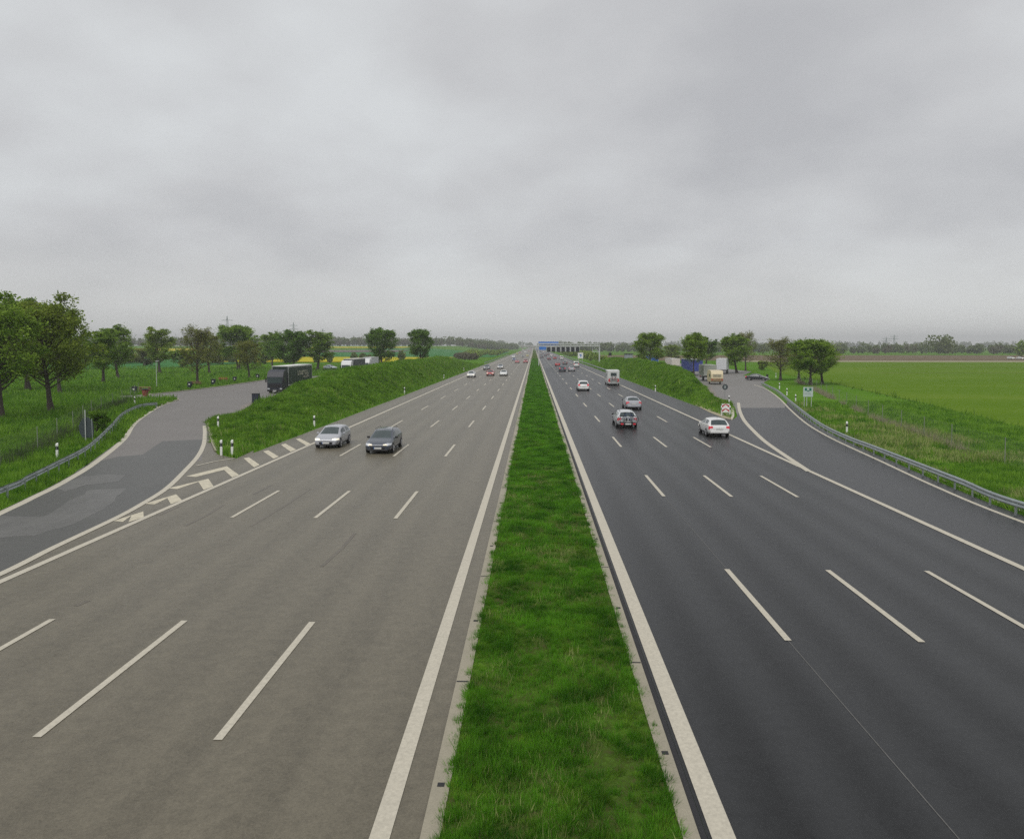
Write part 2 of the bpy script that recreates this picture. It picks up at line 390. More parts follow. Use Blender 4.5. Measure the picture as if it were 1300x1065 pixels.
grid('embankment_right', np.arange(20.1, 32.5, .35), np.arange(93, 332, .6), lambda x, y: berm_r(x, y) + np.where(berm_r(x, y) > .01, .03, -.04), M['grass'])
def field(name, px0, px1, D0, D1, m, dz=.2, slope=0.0):
    n, k = 24, 12; V = []; F = []
    for j in range(k + 1):
        D = D0 + (D1 - D0) * j / k
        for i in range(n + 1):
            x = PD(px0 + (px1 - px0) * i / n, (D0 + D1) / 2) ; y = D + slope * (x - PD(px0, D0)); V.append((x, y, float(gz(x, y)) + dz))
    for j in range(k):
        for i in range(n): a = j * (n + 1) + i; F.append((a, a + 1, a + n + 2, a + n + 1))
    return tag(link(name, fast_mesh(name, V, F, True), m), kind='structure')
field('rapeseed_field', 330, 560, 330, 470, M['rape'], .25)
field('rapeseed_field', 60, 300, 700, 830, M['rape'], .3)
field('ploughed_field', 400, 512, 650, 740, M['purple'], .3)
field('rapeseed_field', 396, 520, 860, 960, M['rape'], .35)
field('green_field', 420, 640, 480, 850, M['crop2'], .15)
field('green_field', -260, 330, 235, 430, M['crop2'], .12)
CROP = [P(*q) for q in ((985, 473), (1008, 478), (1050, 485), (1150, 507), (1300, 544), (1420, 590))] + [(420, 60), (900, 345), (PD(962, 345), 345)]
tag(up(MB().poly(CROP, .03).build('crop_field', M['crop'])), kind='structure')
field('dirt_track', 940, 1900, 346, 372, M['dirt'], .05)
field('brown_field', 760, 1900, 376, 590, M['soil'], .05)

# ------------------------------------------------------------------ roads
Z0, Z1, Z2 = .020, .026, .032
XL_OUT, XL_IN, XR_IN, XR_OUT = -19.35, -1.70, 2.62, 19.9
def road(name, pts, z, m): return tag(up(MB().poly(pts, z).build(name, m)), kind='structure')
road('carriageway_left', [(XL_OUT, -40), (XL_IN, -40), (XL_IN, 3200), (XL_OUT, 3200)], Z0, M['asph_l'])
road('carriageway_right', [(XR_IN, -40), (16.25, -40), (16.25, 3200), (XR_IN, 3200)], Z0, M['asph_r'])
road('hard_shoulder', [(16.25, 60), (XR_OUT, 74), (XR_OUT, 3200), (16.25, 3200)], Z0, M['asph_rs'])
road('kerb', [(XL_IN, -40), (-1.40, -40), (-1.40, 900), (XL_IN, 900)], .05, M['kerb'])
road('kerb', [(2.24, -40), (2.50, -40), (2.50, 900), (2.24, 900)], .05, M['kerb'])
road('drain_slot', [(2.50, -40), (XR_IN, -40), (XR_IN, 900), (2.50, 900)], .012, M['slot'])
road('median_strip', [(-1.40, -40), (2.24, -40), (2.24, 3200), (-1.40, 3200)], .03, M['medsoil'])
# left slip road
LE = [(-20.3, -40), (-20.6, 8), (-21.6, 22)] + [P(*q) for q in ((0, 648.6), (35, 632), (70, 614.8), (112.7, 589.4), (152, 558.5), (169, 536), (200, 516), (225, 507.5))]
LG = [P(*q) for q in ((259.5, 541), (260, 552), (258.5, 565), (251, 580), (233, 600), (211, 621), (180, 640.5), (148, 658), (70, 695), (0, 730))] + [(-17.15, 18), (-16.95, 8), (-16.9, -40)]
LE_s = smooth_pts(LE, 6); LG_s = smooth_pts(LG, 6)
slip = [tuple(p) for p in LE_s if p.y < P(112, 588)[1]] + [P(*q) for q in ((110, 590.5), (150, 580), (181, 577.5), (206, 560.5), (259, 558))] + [tuple(p) for p in LG_s if p.y < P(259, 559)[1]]
road('slip_road_left', slip, Z1, M['asph_slip'])
LPARK = [P(*q) for q in ((256, 585), (150, 600), (95, 600), (112.7, 589), (152, 560), (169, 538), (200, 517), (225, 508), (222, 505), (205, 506), (176, 506.5), (150, 505), (150, 503), (192, 500.5), (225, 497.3), (282.6, 490.4), (336, 482.5))] + \
        [(-48, 205), (-52, 260), (-50, 330), (-36, 330), (-34.6, 200), (-34.8, 120)] + [P(*q) for q in ((326, 509), (316, 518.5), (300, 526), (277, 528.5), (263, 534), (260.5, 545))]
road('parking_area_left', LPARK, Z1 - .003, M['asph_park'])
GORE = [P(*q) for q in ((262, 533), (266, 545), (270, 562), (276, 577), (300, 582.5), (322, 572), (322, 610), (200, 640), (190, 625), (230, 594), (247, 575), (254, 560), (257, 541))]
road('paved_gore_left', GORE, Z0 + .002, M['asph_l'])
road('paved_patch', [P(*q) for q in ((303, 524.5), (306, 516), (316, 511.5), (322, 512), (317, 519), (315, 524.5))], Z2, M['paver'])
for i, q in enumerate((((-90, 655), (52, 657), (115, 622), (160, 621), (142, 640), (98, 665), (40, 682), (-100, 690)),
                       ((70, 620), (105, 605), (160, 604), (150, 612), (110, 616), (85, 624)))):
    pp = [Vector(P(*p)) for p in q]; ee = []
    for a_, b_ in zip(pp, pp[1:] + pp[:1]):
        n_ = max(2, int((b_ - a_).length / .35)); ee += [a_.lerp(b_, k_ / n_) for k_ in range(n_)]
    ee = [(e_.x + .22 * (vn(e_.x, e_.y, .9) - .5) + .1 * (vn(e_.y, e_.x, .3) - .5), e_.y + .9 * (vn(e_.x + 9, e_.y, 1.1) - .5)) for e_ in ee]
    road('worn_patch', ee, Z1 + .002 + .002 * i, M['asph_old'])
# right slip road and parking
RE = [P(*q) for q in ((957, 488.5), (972, 493.8), (987.7, 504.6), (1003, 520), (1018.5, 533.8), (1033.8, 544.6), (1060, 559), (1117.6, 585.7), (1185, 617), (1286.7, 659))] + [(20.6, 20), (20.2, -40)]
RG = [P(*q) for q in ((937.4, 511.5), (939, 521.5), (944.6, 533.8), (957, 547.7), (972, 561.5), (997, 579), (1027, 599))]
RE_s = smooth_pts(RE, 6); RG_s = smooth_pts(RG, 6)
RE_o = [(p.x + .75, p.y) for p in RE_s]
road('slip_road_right', [P(935, 530), P(926, 536)] + [(16.25, 62), (16.25, -40)] + RE_o[::-1][:-14] + [P(996, 518), P(940, 518)], Z1, M['asph_rs'])
road('parking_area_right', [P(*q) for q in ((960, 540), (938, 533), (933, 519), (926, 510), (899, 504), (897, 490))] + [(31.5, 150), (31.8, 330), (62, 330), (62, 215)] + [P(*q) for q in ((943, 477), (960, 477.5), (978, 481), (966, 487.5), (973, 494), (989, 504.6), (1005, 519.5), (1022, 536))], Z1 - .003, M['asph_parkr'])
road('paved_patch', [P(*q) for q in ((899, 504.5), (898, 492), (903, 491), (911, 503), (912, 507))], Z2, M['paver'])
road('gore_soil', [P(*q) for q in ((880, 513), (900, 517), (915, 520.5), (928, 521), (928, 533), (918, 531), (900, 523.5))], Z2 + .01, M['dirt'])
mb = MB().prism([P(*q) for q in ((928.3, 519), (932, 519), (932.2, 529), (930, 533.4), (928, 533.4))], 0, .13)
tag(mb.build('kerb_block', M['mark']), 'pale concrete kerb end beside the red chevron marker', 'kerb')
# markings
mk = MB(); mr_ = MB()
def rect(b, x, y0, y1, wd, z=Z2): b.poly([(x - wd / 2, y0), (x + wd / 2, y0), (x + wd / 2, y1), (x - wd / 2, y1)], z)
rect(mk, -2.31, -40, 2600, .31); rect(mk, -16.70, -40, 2600, .28)
for x in (-5.92, -9.38, -13.0):
    for k in range(-2, 60): rect(mk, x, 13.5 + 18 * k, 19.5 + 18 * k, .17)
rect(mr_, 2.86, -40, 2600, .36); rect(mr_, 16.25, -40, 2600, .28)
for x in (6.38, 9.68, 12.88):
    for k in range(-2, 60): rect(mr_, x, 18.6 + 18 * k, 24.6 + 18 * k, .17)
tag(mk.build('lane_markings', M['mark']), kind='structure')
mr_.strip(RG_s, .36, Z2 + .004); mr_.strip(RE_s, .22, Z2)
tag(mr_.build('lane_markings', M['mark']), kind='structure')
rect(sl := MB(), 6.38, 10, 75, .02, Z0 + .006); tag(sl.build('road_seam', M['asph_old']), kind='structure')
ml = MB(); ml.strip(LG_s, .30, Z2 + .004); ml.strip(LE_s, .40, Z2, -.28)
ml.strip([P(249, 592), P(272, 586.5), P(298.3, 582.3)], .15, Z2 + .008)
tag(ml.build('slip_road_markings', M['mark']), kind='structure')
hm = MB()
for q in (((309.3, 582.3), (316, 581), (329.8, 590.6), (322.5, 593.8)), ((334, 573.4), (340.7, 572), (354, 580.2), (347.3, 582.8)), ((356.6, 565), (362.2, 563.4), (376, 571.2), (368.8, 573.8)), ((375.5, 557.8), (380.4, 556.8), (394.3, 563.8), (389, 566.2))):
    hm.poly([P(*p) for p in q], Z2 - .002)
for st, ap, e1, e2, ia in (((236.5, 605), (288, 592.3), (303.5, 603.4), (294.8, 606.6), (284.5, 597)), ((213, 620.5), (264.6, 608.3), (271, 617.8), (258.5, 622.4), (252, 612.3)),
                           ((184, 640), (223.6, 628), (231, 635.6), (216.8, 640.6), (212.5, 633)), ((144, 662), (182, 649.8), (182.5, 657), (163, 663.6), (167, 655))):
    hm.poly([P(*st), P(*ap), P(*ia), P(st[0] + 12, st[1] + 1.0)], Z2 - .002); hm.poly([P(*ia), P(*ap), P(*e1), P(*e2)], Z2 - .0025)
tag(hm.build('hatch_markings', M['mark2']), kind='structure')
tm = MB()
for q in (((235, 668), (262, 655), (284, 641)), ((322, 628), (345, 616)), ((96, 770), (112, 763)), ((200, 655), (228, 643))):
    tm.strip([P(*p) for p in q], .16, Z0 + .005)
for x, y0, y1 in ((-7.1, 24.5, 29), (-11.6, 30, 38)): tm.strip([(x, y0), (x + .1, (y0 + y1) / 2), (x + .05, y1)], .13, Z0 + .005)
tag(tm.build('tyre_marks', M['tyre']), kind='structure')
km = MB()
for k in range(24):
    rect(km, -1.56, 8.5 + 7.5 * k, 8.56 + 7.5 * k, .26, .0535); rect(km, 2.37, 9.6 + 7.5 * k, 9.66 + 7.5 * k, .24, .0535); rect(km, -1.55, 12.1 + 7.5 * k, 12.22 + 7.5 * k, .12, .054); rect(km, 2.38, 13.2 + 7.5 * k, 13.32 + 7.5 * k, .12, .054)
tag(km.build('kerb_joints', M['slot']), kind='structure')
tl = MB()
for D_ in (150, 205, 262, 318): tl.strip([(PD(1120, D_) if D_ > 150 else 95, D_), (330, D_ + 3)], .5, .037); tl.strip([(PD(1120, D_) if D_ > 150 else 95, D_ + 2.2), (330, D_ + 5.2)], .5, .037)
tag(tl.build('field_tramlines', M['verge']), kind='structure')
# kerbs of the rest areas
kb = MB()
kb.strip([P(*q) for q in ((176, 506), (192, 500.8), (225, 497.5), (282.6, 490.6), (336, 482.7))], .5, .10)
kb.strip([P(*q) for q in ((200, 516.5), (213, 511.5), (226, 508.2), (225.5, 506))], .25, .10)
kb.strip([P(*q) for q in ((263, 533), (266, 545), (270, 562), (275, 574))], .25, .10)
kb.strip([(p.x + 1.15, p.y) for p in RE_s[18:]], .22, .08)
tag(kb.build('kerb_stones', M['kerb']), kind='structure')

# ------------------------------------------------------------------ grass
PAVED = [CROP, slip, LPARK, GORE, [(16.25, 62), (16.25, -40)] + RE_o[::-1] + [P(935, 520), P(926, 536)],
         [P(*q) for q in ((960, 540), (938, 533), (933, 519), (926, 510), (899, 504), (897, 490))] + [(31.5, 150), (31.8, 330), (62, 330), (62, 215)] + [P(*q) for q in ((943, 477), (960, 477.5), (978, 481), (966, 487.5), (973, 494), (989, 504.6), (1005, 519.5), (1022, 536))]]
def blades(name, x, y, h, wd, m, lean=.5, z=None):
    n = len(x); z = height(x, y) if z is None else z; a = RNG.random(n) * 2 * np.pi; b = RNG.random(n) * 2 * np.pi
    ln = RNG.random(n) * lean * h
    c, s = np.cos(a) * wd / 2, np.sin(a) * wd / 2
    v0 = np.stack([x - c, y - s, z - .02], 1); v1 = np.stack([x + c, y + s, z - .02], 1)
    v2 = np.stack([x + np.cos(b) * ln, y + np.sin(b) * ln, z + h], 1)
    V = np.stack([v0, v1, v2], 1).reshape(-1, 3); F = np.arange(3 * n).reshape(-1, 3)
    return link(name, fast_mesh(name, V, F), m)
def tufts(name, x, y, per, rad, h0, wd, m, z=None):
    n = len(x); zc = (height(x, y) if z is None else z); hs = h0 * RNG.uniform(.45, 1.25, n); rs = rad * RNG.uniform(.6, 1.4, n)
    X = np.repeat(x, per); Y = np.repeat(y, per); Z = np.repeat(zc, per); Hh = np.repeat(hs, per); Rr = np.repeat(rs, per); N_ = len(X)
    a = RNG.random(N_) * 2 * np.pi; r = np.sqrt(RNG.random(N_)); bx_ = X + np.cos(a) * r * Rr * .7; by_ = Y + np.sin(a) * r * Rr * .7
    h = Hh * (1.05 - .6 * r ** 2) * RNG.uniform(.75, 1.1, N_); tx = bx_ + np.cos(a) * r * Rr * .8 + RNG.normal(0, .25, N_) * Rr; ty = by_ + np.sin(a) * r * Rr * .8 + RNG.normal(0, .25, N_) * Rr
    b = RNG.random(N_) * np.pi; c, s_ = np.cos(b) * wd / 2, np.sin(b) * wd / 2
    V = np.stack([np.stack([bx_ - c, by_ - s_, Z - .02], 1), np.stack([bx_ + c, by_ + s_, Z - .02], 1), np.stack([tx, ty, Z + h], 1)], 1).reshape(-1, 3)
    return tag(link(name, fast_mesh(name, V, np.arange(3 * N_).reshape(-1, 3)), m), kind='stuff')
def medtufts(y0, y1, per_m2, per, rad, h0, wd, m, seed=0, x0=-1.45, x1=2.28, thr=.3):
    n = int((y1 - y0) * (x1 - x0) * per_m2); x = RNG.uniform(x0, x1, n); y = RNG.uniform(y0, y1, n); k = vn(x + seed, y + seed, .8) * .6 + vn(x, y + seed, .35) * .4 > thr
    return tufts('median_grass', x[k], y[k], per, rad, h0, wd, m, np.full(k.sum(), .03))
def median(y0, y1, dens, h0, wd, name):
    n = int((y1 - y0) * 3.6 * dens); x = RNG.uniform(-1.46, 2.28, n); y = RNG.uniform(y0, y1, n)
    c = vn(x, y, .33) * .5 + vn(x + 9, y, .95) * .5
    k = (RNG.random(n) < .12 + 1.3 * c) & ((vn(x + 21, y + 3, 1.4) > .22) | (RNG.random(n) < .25)); x, y, c = x[k], y[k], c[k]
    edge = np.minimum(x + 1.5, 2.32 - x); h = h0 * (.42 + 2.6 * c ** 2.6) * (.55 + .9 * RNG.random(len(x))) * np.clip(.5 + edge, .5, 1)
    o = blades(name, x, y, h, wd, M['blade'], .9, np.full(len(x), .03)); tag(o, kind='stuff'); return o
median(4, 26, 1100, .10, .016, 'median_grass'); median(26, 60, 500, .11, .028, 'median_grass'); median(60, 160, 160, .13, .06, 'median_grass')
medtufts(7, 26, 34, 46, .12, .19, .012, M['blade'], 0, thr=.42); medtufts(7, 26, 22, 40, .09, .13, .012, M['blade_m'], 5, thr=.5); medtufts(7, 30, 9, 34, .10, .16, .014, M['leaf_d'], 11, thr=.55)
medtufts(26, 60, 20, 30, .16, .20, .022, M['blade'], 2, thr=.42); medtufts(26, 60, 9, 26, .14, .17, .022, M['leaf_d'], 7, thr=.5); medtufts(60, 140, 8, 16, .26, .24, .05, M['blade'], 3, thr=.42)
medtufts(7, 60, 12, 30, .09, .13, .015, M['blade'], 6, -1.52, -1.36, .35); medtufts(7, 60, 12, 30, .09, .13, .015, M['blade'], 9, 2.18, 2.34, .35)
median(160, 420, 50, .20, .14, 'median_grass')
def verge(n, r0, r1, a0, a1, h0, wf, name, m, cond, thr=.0):
    # density falls off with distance; blades widen so the sward stays closed
    D = r0 * (r1 / r0) ** RNG.random(n); x = D * RNG.uniform(a0, a1, n); y = D
    k = cond(x, y) & ((x < XL_OUT - .1) | (x > XR_OUT + .1))
    for p in PAVED: k &= ~inpoly(x, y, p)
    c = vn(x, y, 1.1) * .5 + vn(x + 30, y, 3.1) * .5; k &= (c + .35 * RNG.random(n)) > thr
    x, y, c = x[k], y[k], c[k]
    h = h0 * (.4 + 1.3 * c) * (.6 + .8 * RNG.random(len(x))); wd = np.maximum(.02, y * wf)
    return tag(blades(name, x, y, h, wd, m, .8), kind='stuff')
verge(330000, 22, 300, -.85, -.03, .30, .0013, 'verge_grass', M['blade_m'], lambda x, y: x > -90)
verge(420000, 22, 300, .03, .80, .26, .0013, 'verge_grass', M['blade_m'], lambda x, y: (x < 31 + 0 * y) | (y < 100))
verge(9000, 40, 200, .3, .85, .7, .0014, 'field_edge_weeds', M['leaf_d'], lambda x, y: (~inpoly(x, y, CROP)) & inpoly(x, y, [P(*q) for q in ((1008, 479.5), (1050, 487), (1150, 510), (1300, 549), (1420, 597))] + [P(*q) for q in ((1420, 586), (1300, 542), (1150, 505), (1050, 483), (1008, 476))]))
verge(60000, 60, 260, -.9, -.25, .55, .0016, 'tall_grass', M['blade_m'], lambda x, y: x < -34, .62)
verge(90000, 24, 95, .3, .8, .36, .0011, 'dry_grass', M['blade_dry'], lambda x, y: (x > 23) & (x < 31 + .05 * y) & (vn(x, y, 4.5) > .50), .4)
verge(16000, 60, 260, .1, .4, .14, .0010, 'dry_grass', M['blade_dry'], lambda x, y: (x > 19.9) & (x < 20.9), .3)

def slope_tufts(n, x0, x1, y0, y1, m, thr, seed, h0=.38, rad=.34):
    D = y0 * (y1 / y0) ** RNG.random(n); x = RNG.uniform(x0, x1, n); k = vn(x + seed, D, 1.9) * .5 + vn(x, D + seed, .8) * .5 > thr
    for p in PAVED[1:]: k &= ~inpoly(x, D, p)
    return tufts('slope_grass', x[k], D[k], 16, rad, h0, .07, m)
slope_tufts(9000, -34, -19.7, 56, 250, M['blade_m'], .40, 3); slope_tufts(5500, -34, -20.5, 56, 250, M['leaf_d'], .52, 31); slope_tufts(6500, 20.6, 31, 92, 250, M['blade_m'], .40, 13); slope_tufts(3500, 21, 31, 92, 250, M['leaf_d'], .54, 17)
slope_tufts(9000, -75, -30, 36, 130, M['blade_m'], .45, 23, .4, .3); slope_tufts(4500, -75, -34, 40, 130, M['leaf_d'], .56, 41, .4, .3)
verge(90000, 50, 260, -.6, .3, .34, .0016, 'broadleaf_weeds', M['leaf_d'], lambda x, y: (x > -36) & (x < 33) & (vn(x, y, 3.0) * .6 + vn(x, y + 50, 1.2) * .4 > .60), .3)
verge(60000, 24, 200, -.85, -.3, .36, .0014, 'broadleaf_weeds', M['leaf_d'], lambda x, y: (vn(x, y, 3.6) * .6 + vn(x, y + 50, 1.2) * .4 > .58), .3)
verge(30000, 40, 240, -.6, .4, .42, .0009, 'dry_grass', M['blade_dry'], lambda x, y: (x > -36) & (x < 33) & (vn(x + 7, y, 5.0) > .66), .55)
n_ = 22000; x_ = RNG.uniform(-1.4, 2.2, n_); y_ = RNG.uniform(5, 45, n_); k_ = vn(x_ + 3, y_, .8) > .62; x_, y_ = x_[k_], y_[k_]
tag(blades('dry_grass', x_, y_, RNG.uniform(.06, .2, len(x_)), np.full(len(x_), .014), M['blade_dry'], .9, np.full(len(x_), .03)), kind='stuff')
# ------------------------------------------------------------------ trees
def gen_tree(seed, H=12.0, CR=4.0, base=.25, n_leaf=9000, leaf=.24, limbs=22, leafy=1.0, shape=1.0, stems=1):
    r = random.Random(seed); rn = np.random.default_rng(seed)
    tb = MB(); cl = []
    for st in range(stems):
        ox, oy = (0, 0) if stems == 1 else (r.uniform(-.6, .6), r.uniform(-.6, .6)); lean = (r.uniform(-.09, .09), r.uniform(-.09, .09))
        path = [Vector((ox + lean[0] * t * H + r.uniform(-.12, .12) * t, oy + lean[1] * t * H + r.uniform(-.12, .12) * t, t * H * .93)) for t in np.linspace(0, 1, 9)]
        r0 = .020 * H / (1 + .35 * (stems - 1))
        tb.tube(path, [r0 * (1 - .93 * t) + .015 + (.5 * r0 if t == 0 else 0) for t in np.linspace(0, 1, 9)], 7)
        def at(t):
            f = min(t, .999) * 8; i = int(f); return path[i].lerp(path[i + 1], f - i)
        nl = limbs // stems; cz0 = H * (base + 1) / 2; rz0 = H * (1 - base) / 2
        def cl_(p, k=1.0):
            n_ = math.sqrt((p.x / CR) ** 2 + (p.y / CR) ** 2 + ((p.z - cz0) / rz0) ** 2); lim = k * (1 + .30 * math.sin(p.x * 2.1 + seed) * math.cos(p.y * 1.7 - p.z * 1.3 + seed))
            if n_ > lim and p.z > cz0 * .8: q = lim / n_; return Vector((p.x * q, p.y * q, cz0 + (p.z - cz0) * q))
            return p
        for i in range(nl):
            t = base + (.93 - base) * ((i + r.random() * .8) / nl); az = i * 2.4 + r.uniform(-.5, .5)
            u = (t - base) / (1 - base); rad = CR * (math.sin(math.pi * min(1, (.18 + .82 * u)) ** shape) ** .6) * r.uniform(.7, 1.12)
            el = math.radians(r.uniform(18, 40) + 38 * u)
            p = at(t * .9); L_ = rad / max(math.cos(el), .45); pts = [p]; d = Vector((math.cos(az) * math.cos(el), math.sin(az) * math.cos(el), math.sin(el)))
            for k in range(1, 6):
                d = (d + Vector((r.uniform(-.16, .16), r.uniform(-.16, .16), .05 + r.uniform(-.1, .1)))).normalized(); pts.append(cl_(pts[-1] + d * L_ / 5, .93))
            rr = r0 * (.42 - .22 * t); tb.tube(pts, [rr * (1 - .17 * k) for k in range(6)], 4, False)
            for k in range(2, 6):
                cl.append((pts[k], .55 + .1 * k))
                for q in range(3):
                    dd = (d + Vector((r.uniform(-1, 1), r.uniform(-1, 1), r.uniform(-.4, .8)))).normalized(); ln = r.uniform(.5, 1.3) * CR / 4
                    e = cl_(pts[k] + dd * ln, .97); tb.tube([pts[k], pts[k].lerp(e, .5) + Vector((0, 0, .05)), e], [rr * .3, rr * .2, .01], 3, False); cl.append((e, .5))
                    e2 = e + Vector((r.uniform(-.6, .6), r.uniform(-.6, .6), r.uniform(.1, .8))); e2 = cl_(e2, 1.03); cl.append((e2, .34)); tb.tube([e, e2], [.015, .006], 3, False)
    C = np.array([tuple(c[0]) for c in cl]); S = np.array([c[1] for c in cl]) * CR / 4
    keep = rn.random(len(C)) < .72; C, S = C[keep], S[keep]
    wgt = rn.random(len(C)) ** 2.0 + .06; n = int(n_leaf * leafy); idx = rn.choice(len(C), n, p=wgt / wgt.sum())
    pos = C[idx] + rn.normal(0, 1, (n, 3)) * S[idx, None] * np.array([.66, .66, .46])
    a = rn.normal(0, 1, (n, 3)); a /= np.linalg.norm(a, axis=1)[:, None]; b = np.cross(a, rn.normal(0, 1, (n, 3))); b /= np.linalg.norm(b, axis=1)[:, None]
    sz = leaf * rn.uniform(.5, 1.25, n)[:, None]; a *= sz; b *= sz * .62
    V = np.stack([pos - a, pos - b, pos + a, pos + b], 1).reshape(-1, 3); F = np.arange(4 * n).reshape(-1, 4)
    me = bpy.data.meshes.new('trunk'); me.from_pydata(tb.v, [], tb.f); me.update(); me.materials.append(M['bark'])
    return me, fast_mesh('crown', V, F)
TR = {
    'round1': (gen_tree(1, 12, 4.4, .20, 19000, .165, 26), 12, 4.4), 'round2': (gen_tree(2, 12, 4.0, .24, 16000, .165, 24), 12, 4.0),
    'round3': (gen_tree(5, 12, 4.6, .22, 19000, .17, 26, stems=2), 12, 4.6), 'oval': (gen_tree(8, 12, 3.0, .26, 13000, .15, 24), 12, 3.0),
    'bare': (gen_tree(11, 12, 3.8, .25, 5200, .13, 40), 12, 3.8), 'sparse': (gen_tree(14, 12, 4.0, .25, 9500, .14, 28), 12, 4.0),
    'tall': (gen_tree(17, 12, 4.2, .44, 15000, .17, 24), 12, 4.2), 'big': (gen_tree(21, 12, 4.3, .25, 17000, .145, 36), 12, 4.3), 'bush': (gen_tree(31, 4, 2.3, .02, 5000, .20, 16, stems=2), 4, 2.3)}
CMAT = {}
def tree(kind, x, y, H, Wd, leafm, label, rz=None, cat='tree', group=None, name='tree', z=None):
    (tm, cm), h0, r0 = TR[kind]; key = (kind, leafm)
    if key not in CMAT:
        c2 = cm.copy(); c2.name = 'crown'; c2.materials.append(M[leafm]); CMAT[key] = c2
    t = empty(name, (x, y, (float(height(x, y)) if z is None else z) - .05), random.uniform(0, 6.28) if rz is None else rz)
    link('trunk', tm, None, t); link('crown', CMAT[key], None, t)
    t.scale = (Wd / (2 * r0 * .97), Wd / (2 * r0 * .97), H / (h0 * 1.07)); tag(t, label, cat, group); return t
def ptree(kind, px, py, top, width, leafm, label, **k):   # standing at ground point seen at (px, py)
    x, y = P(px, py); H = CAM_H + (HOR - top) * y / FPX; width *= 1.14; return tree(kind, x, y, H, width * y / FPX, leafm, label, **k)
GL = 'trees along the left rest area'
ptree('big', 3, 533, 374, 100, 'leaf_g', 'large green tree cut off by the left edge of the photo', group=GL)
ptree('big', 65, 523, 376, 102, 'leaf_o', 'large olive brown tree with a single dark trunk, second from the left edge', group=GL)
ptree('round2', 36, 496, 376, 84, 'leaf_g', 'green tree standing behind the two large foreground trees', group=GL)
ptree('round1', 76, 500, 384, 64, 'leaf_g', 'green tree partly hidden behind the large olive brown tree', group=GL)
ptree('oval', 131, 486.6, 415, 40, 'leaf_g', 'slim leaning green tree just right of the large olive brown tree', group=GL)
ptree('round2', 150, 480, 412, 46, 'leaf_g', 'loose topped tree left of the narrow upright tree', group=GL)
ptree('oval', 202.7, 474, 413, 36, 'leaf_y', 'narrow upright light green tree behind the thin lamp post', group=GL)
ptree('bare', 250.6, 489, 411, 46, 'leaf_b', 'almost bare brown tree beside the rest area kerb', group=GL)
ptree('sparse', 266, 474, 420, 36, 'leaf_b', 'brown leaved tree just behind the almost bare one', group=GL)
ptree('round3', 305, 469, 412, 56, 'leaf_g', 'wide light green tree below the tallest pylon', group=GL)
ptree('sparse', 317, 481, 430, 36, 'leaf_b', 'thin stemmed brownish tree in front of the wide light green tree', group=GL)
ptree('round2', 345, 465, 421, 32, 'leaf_g', 'small green tree directly left of the dense dark tree behind the truck', group=GL)
ptree('round1', 373, 471, 418, 46, 'leaf_d', 'dense dark green tree standing behind the black lorry', group=GL)
ptree('oval', 403, 471, 417, 38, 'leaf_g', 'upright green tree behind the rear end of the black lorry', group=GL)
tree('round1', PD(485.5, 235), 235, 13.3, 10.2, 'leaf_d', 'round dark tree rising behind the left embankment beside the yellow field', group=GL)
tree('round3', PD(535, 240), 240, 12.9, 9.2, 'leaf_d', 'round tree rightmost on the left embankment, against the open field', group=GL)
GR_ = 'trees along the right rest area'
tree('round3', PD(824, 205), 205, 10.9, 9.6, 'leaf_g', 'broad tree at the far end of the right embankment, leftmost there', group=GR_)
tree('tall', 33.2, 157, 9.8, 6.4, 'leaf_g', 'tree in front of the blue lorries on the right embankment', group=GR_, z=.2)
tree('oval', PD(896, 262), 262, 10.6, 7.4, 'leaf_d', 'narrow tree behind the blue lorry in the right rest area', group=GR_)
tree('round2', PD(936, 205), 205, 10.6, 10.2, 'leaf_g', 'full green tree right of the white box trailer', group=GR_)
tree('bare', PD(947, 222), 222, 12.0, 7.0, 'leaf_b', 'nearly leafless brown tree top behind the full green tree', group=GR_)
tree('round2', PD(852, 330), 330, 8.0, 9.0, 'leaf_y', 'pale green distant tree between the two right embankment trees', group=GR_)
ptree('bare', 990.8, 483, 427, 40, 'leaf_b', 'thin almost bare tree above the parked dark car', group=GR_)
ptree('sparse', 1014, 482, 434, 36, 'leaf_y', 'light olive tree between the bare tree and the big clump', group=GR_)
ptree('round3', 1032, 489, 430, 58, 'leaf_g', 'broad tree with two trunks right of the olive tree', group=GR_)
ptree('sparse', 1044, 487.5, 432, 46, 'leaf_y', 'rightmost tree of the clump beside the open field', group=GR_)
for i, (px, D, H, W_, lm, lb) in enumerate(((968, 230, 2.8, 4.0, 'leaf_y', 'small rounded bush behind the parked dark car'), (232, 250, 6, 9, 'leaf_g', 'green bush filling the gap left of the brown tree'), (185, 270, 6.5, 10, 'leaf_b', 'brown green bush right of the loose topped tree'), (278, 290, 7, 10, 'leaf_b', 'dull bush behind the brown tree'),
        (335, 300, 7, 9, 'leaf_g', 'green bush left of the small green tree'), (100, 230, 7, 12, 'leaf_g', 'wide green bush in the shade of the large olive brown tree'), (20, 200, 7, 12, 'leaf_g', 'wide green bush by the left edge of the photo'), (60, 260, 8, 12, 'leaf_b', 'brownish bush behind the large trees on the left'), (160, 300, 6.5, 11, 'leaf_g', 'green bush below the loose topped tree'))):
    tree('bush', PD(px, D), D, H, W_, lm, lb, cat='bush', name='bush')
tree('bush', P(90, 556)[0], 62.5, 1.9, 2.0, 'leaf_d', 'dark low bush on the left verge beside the back of the road sign', cat='bush', name='bush')
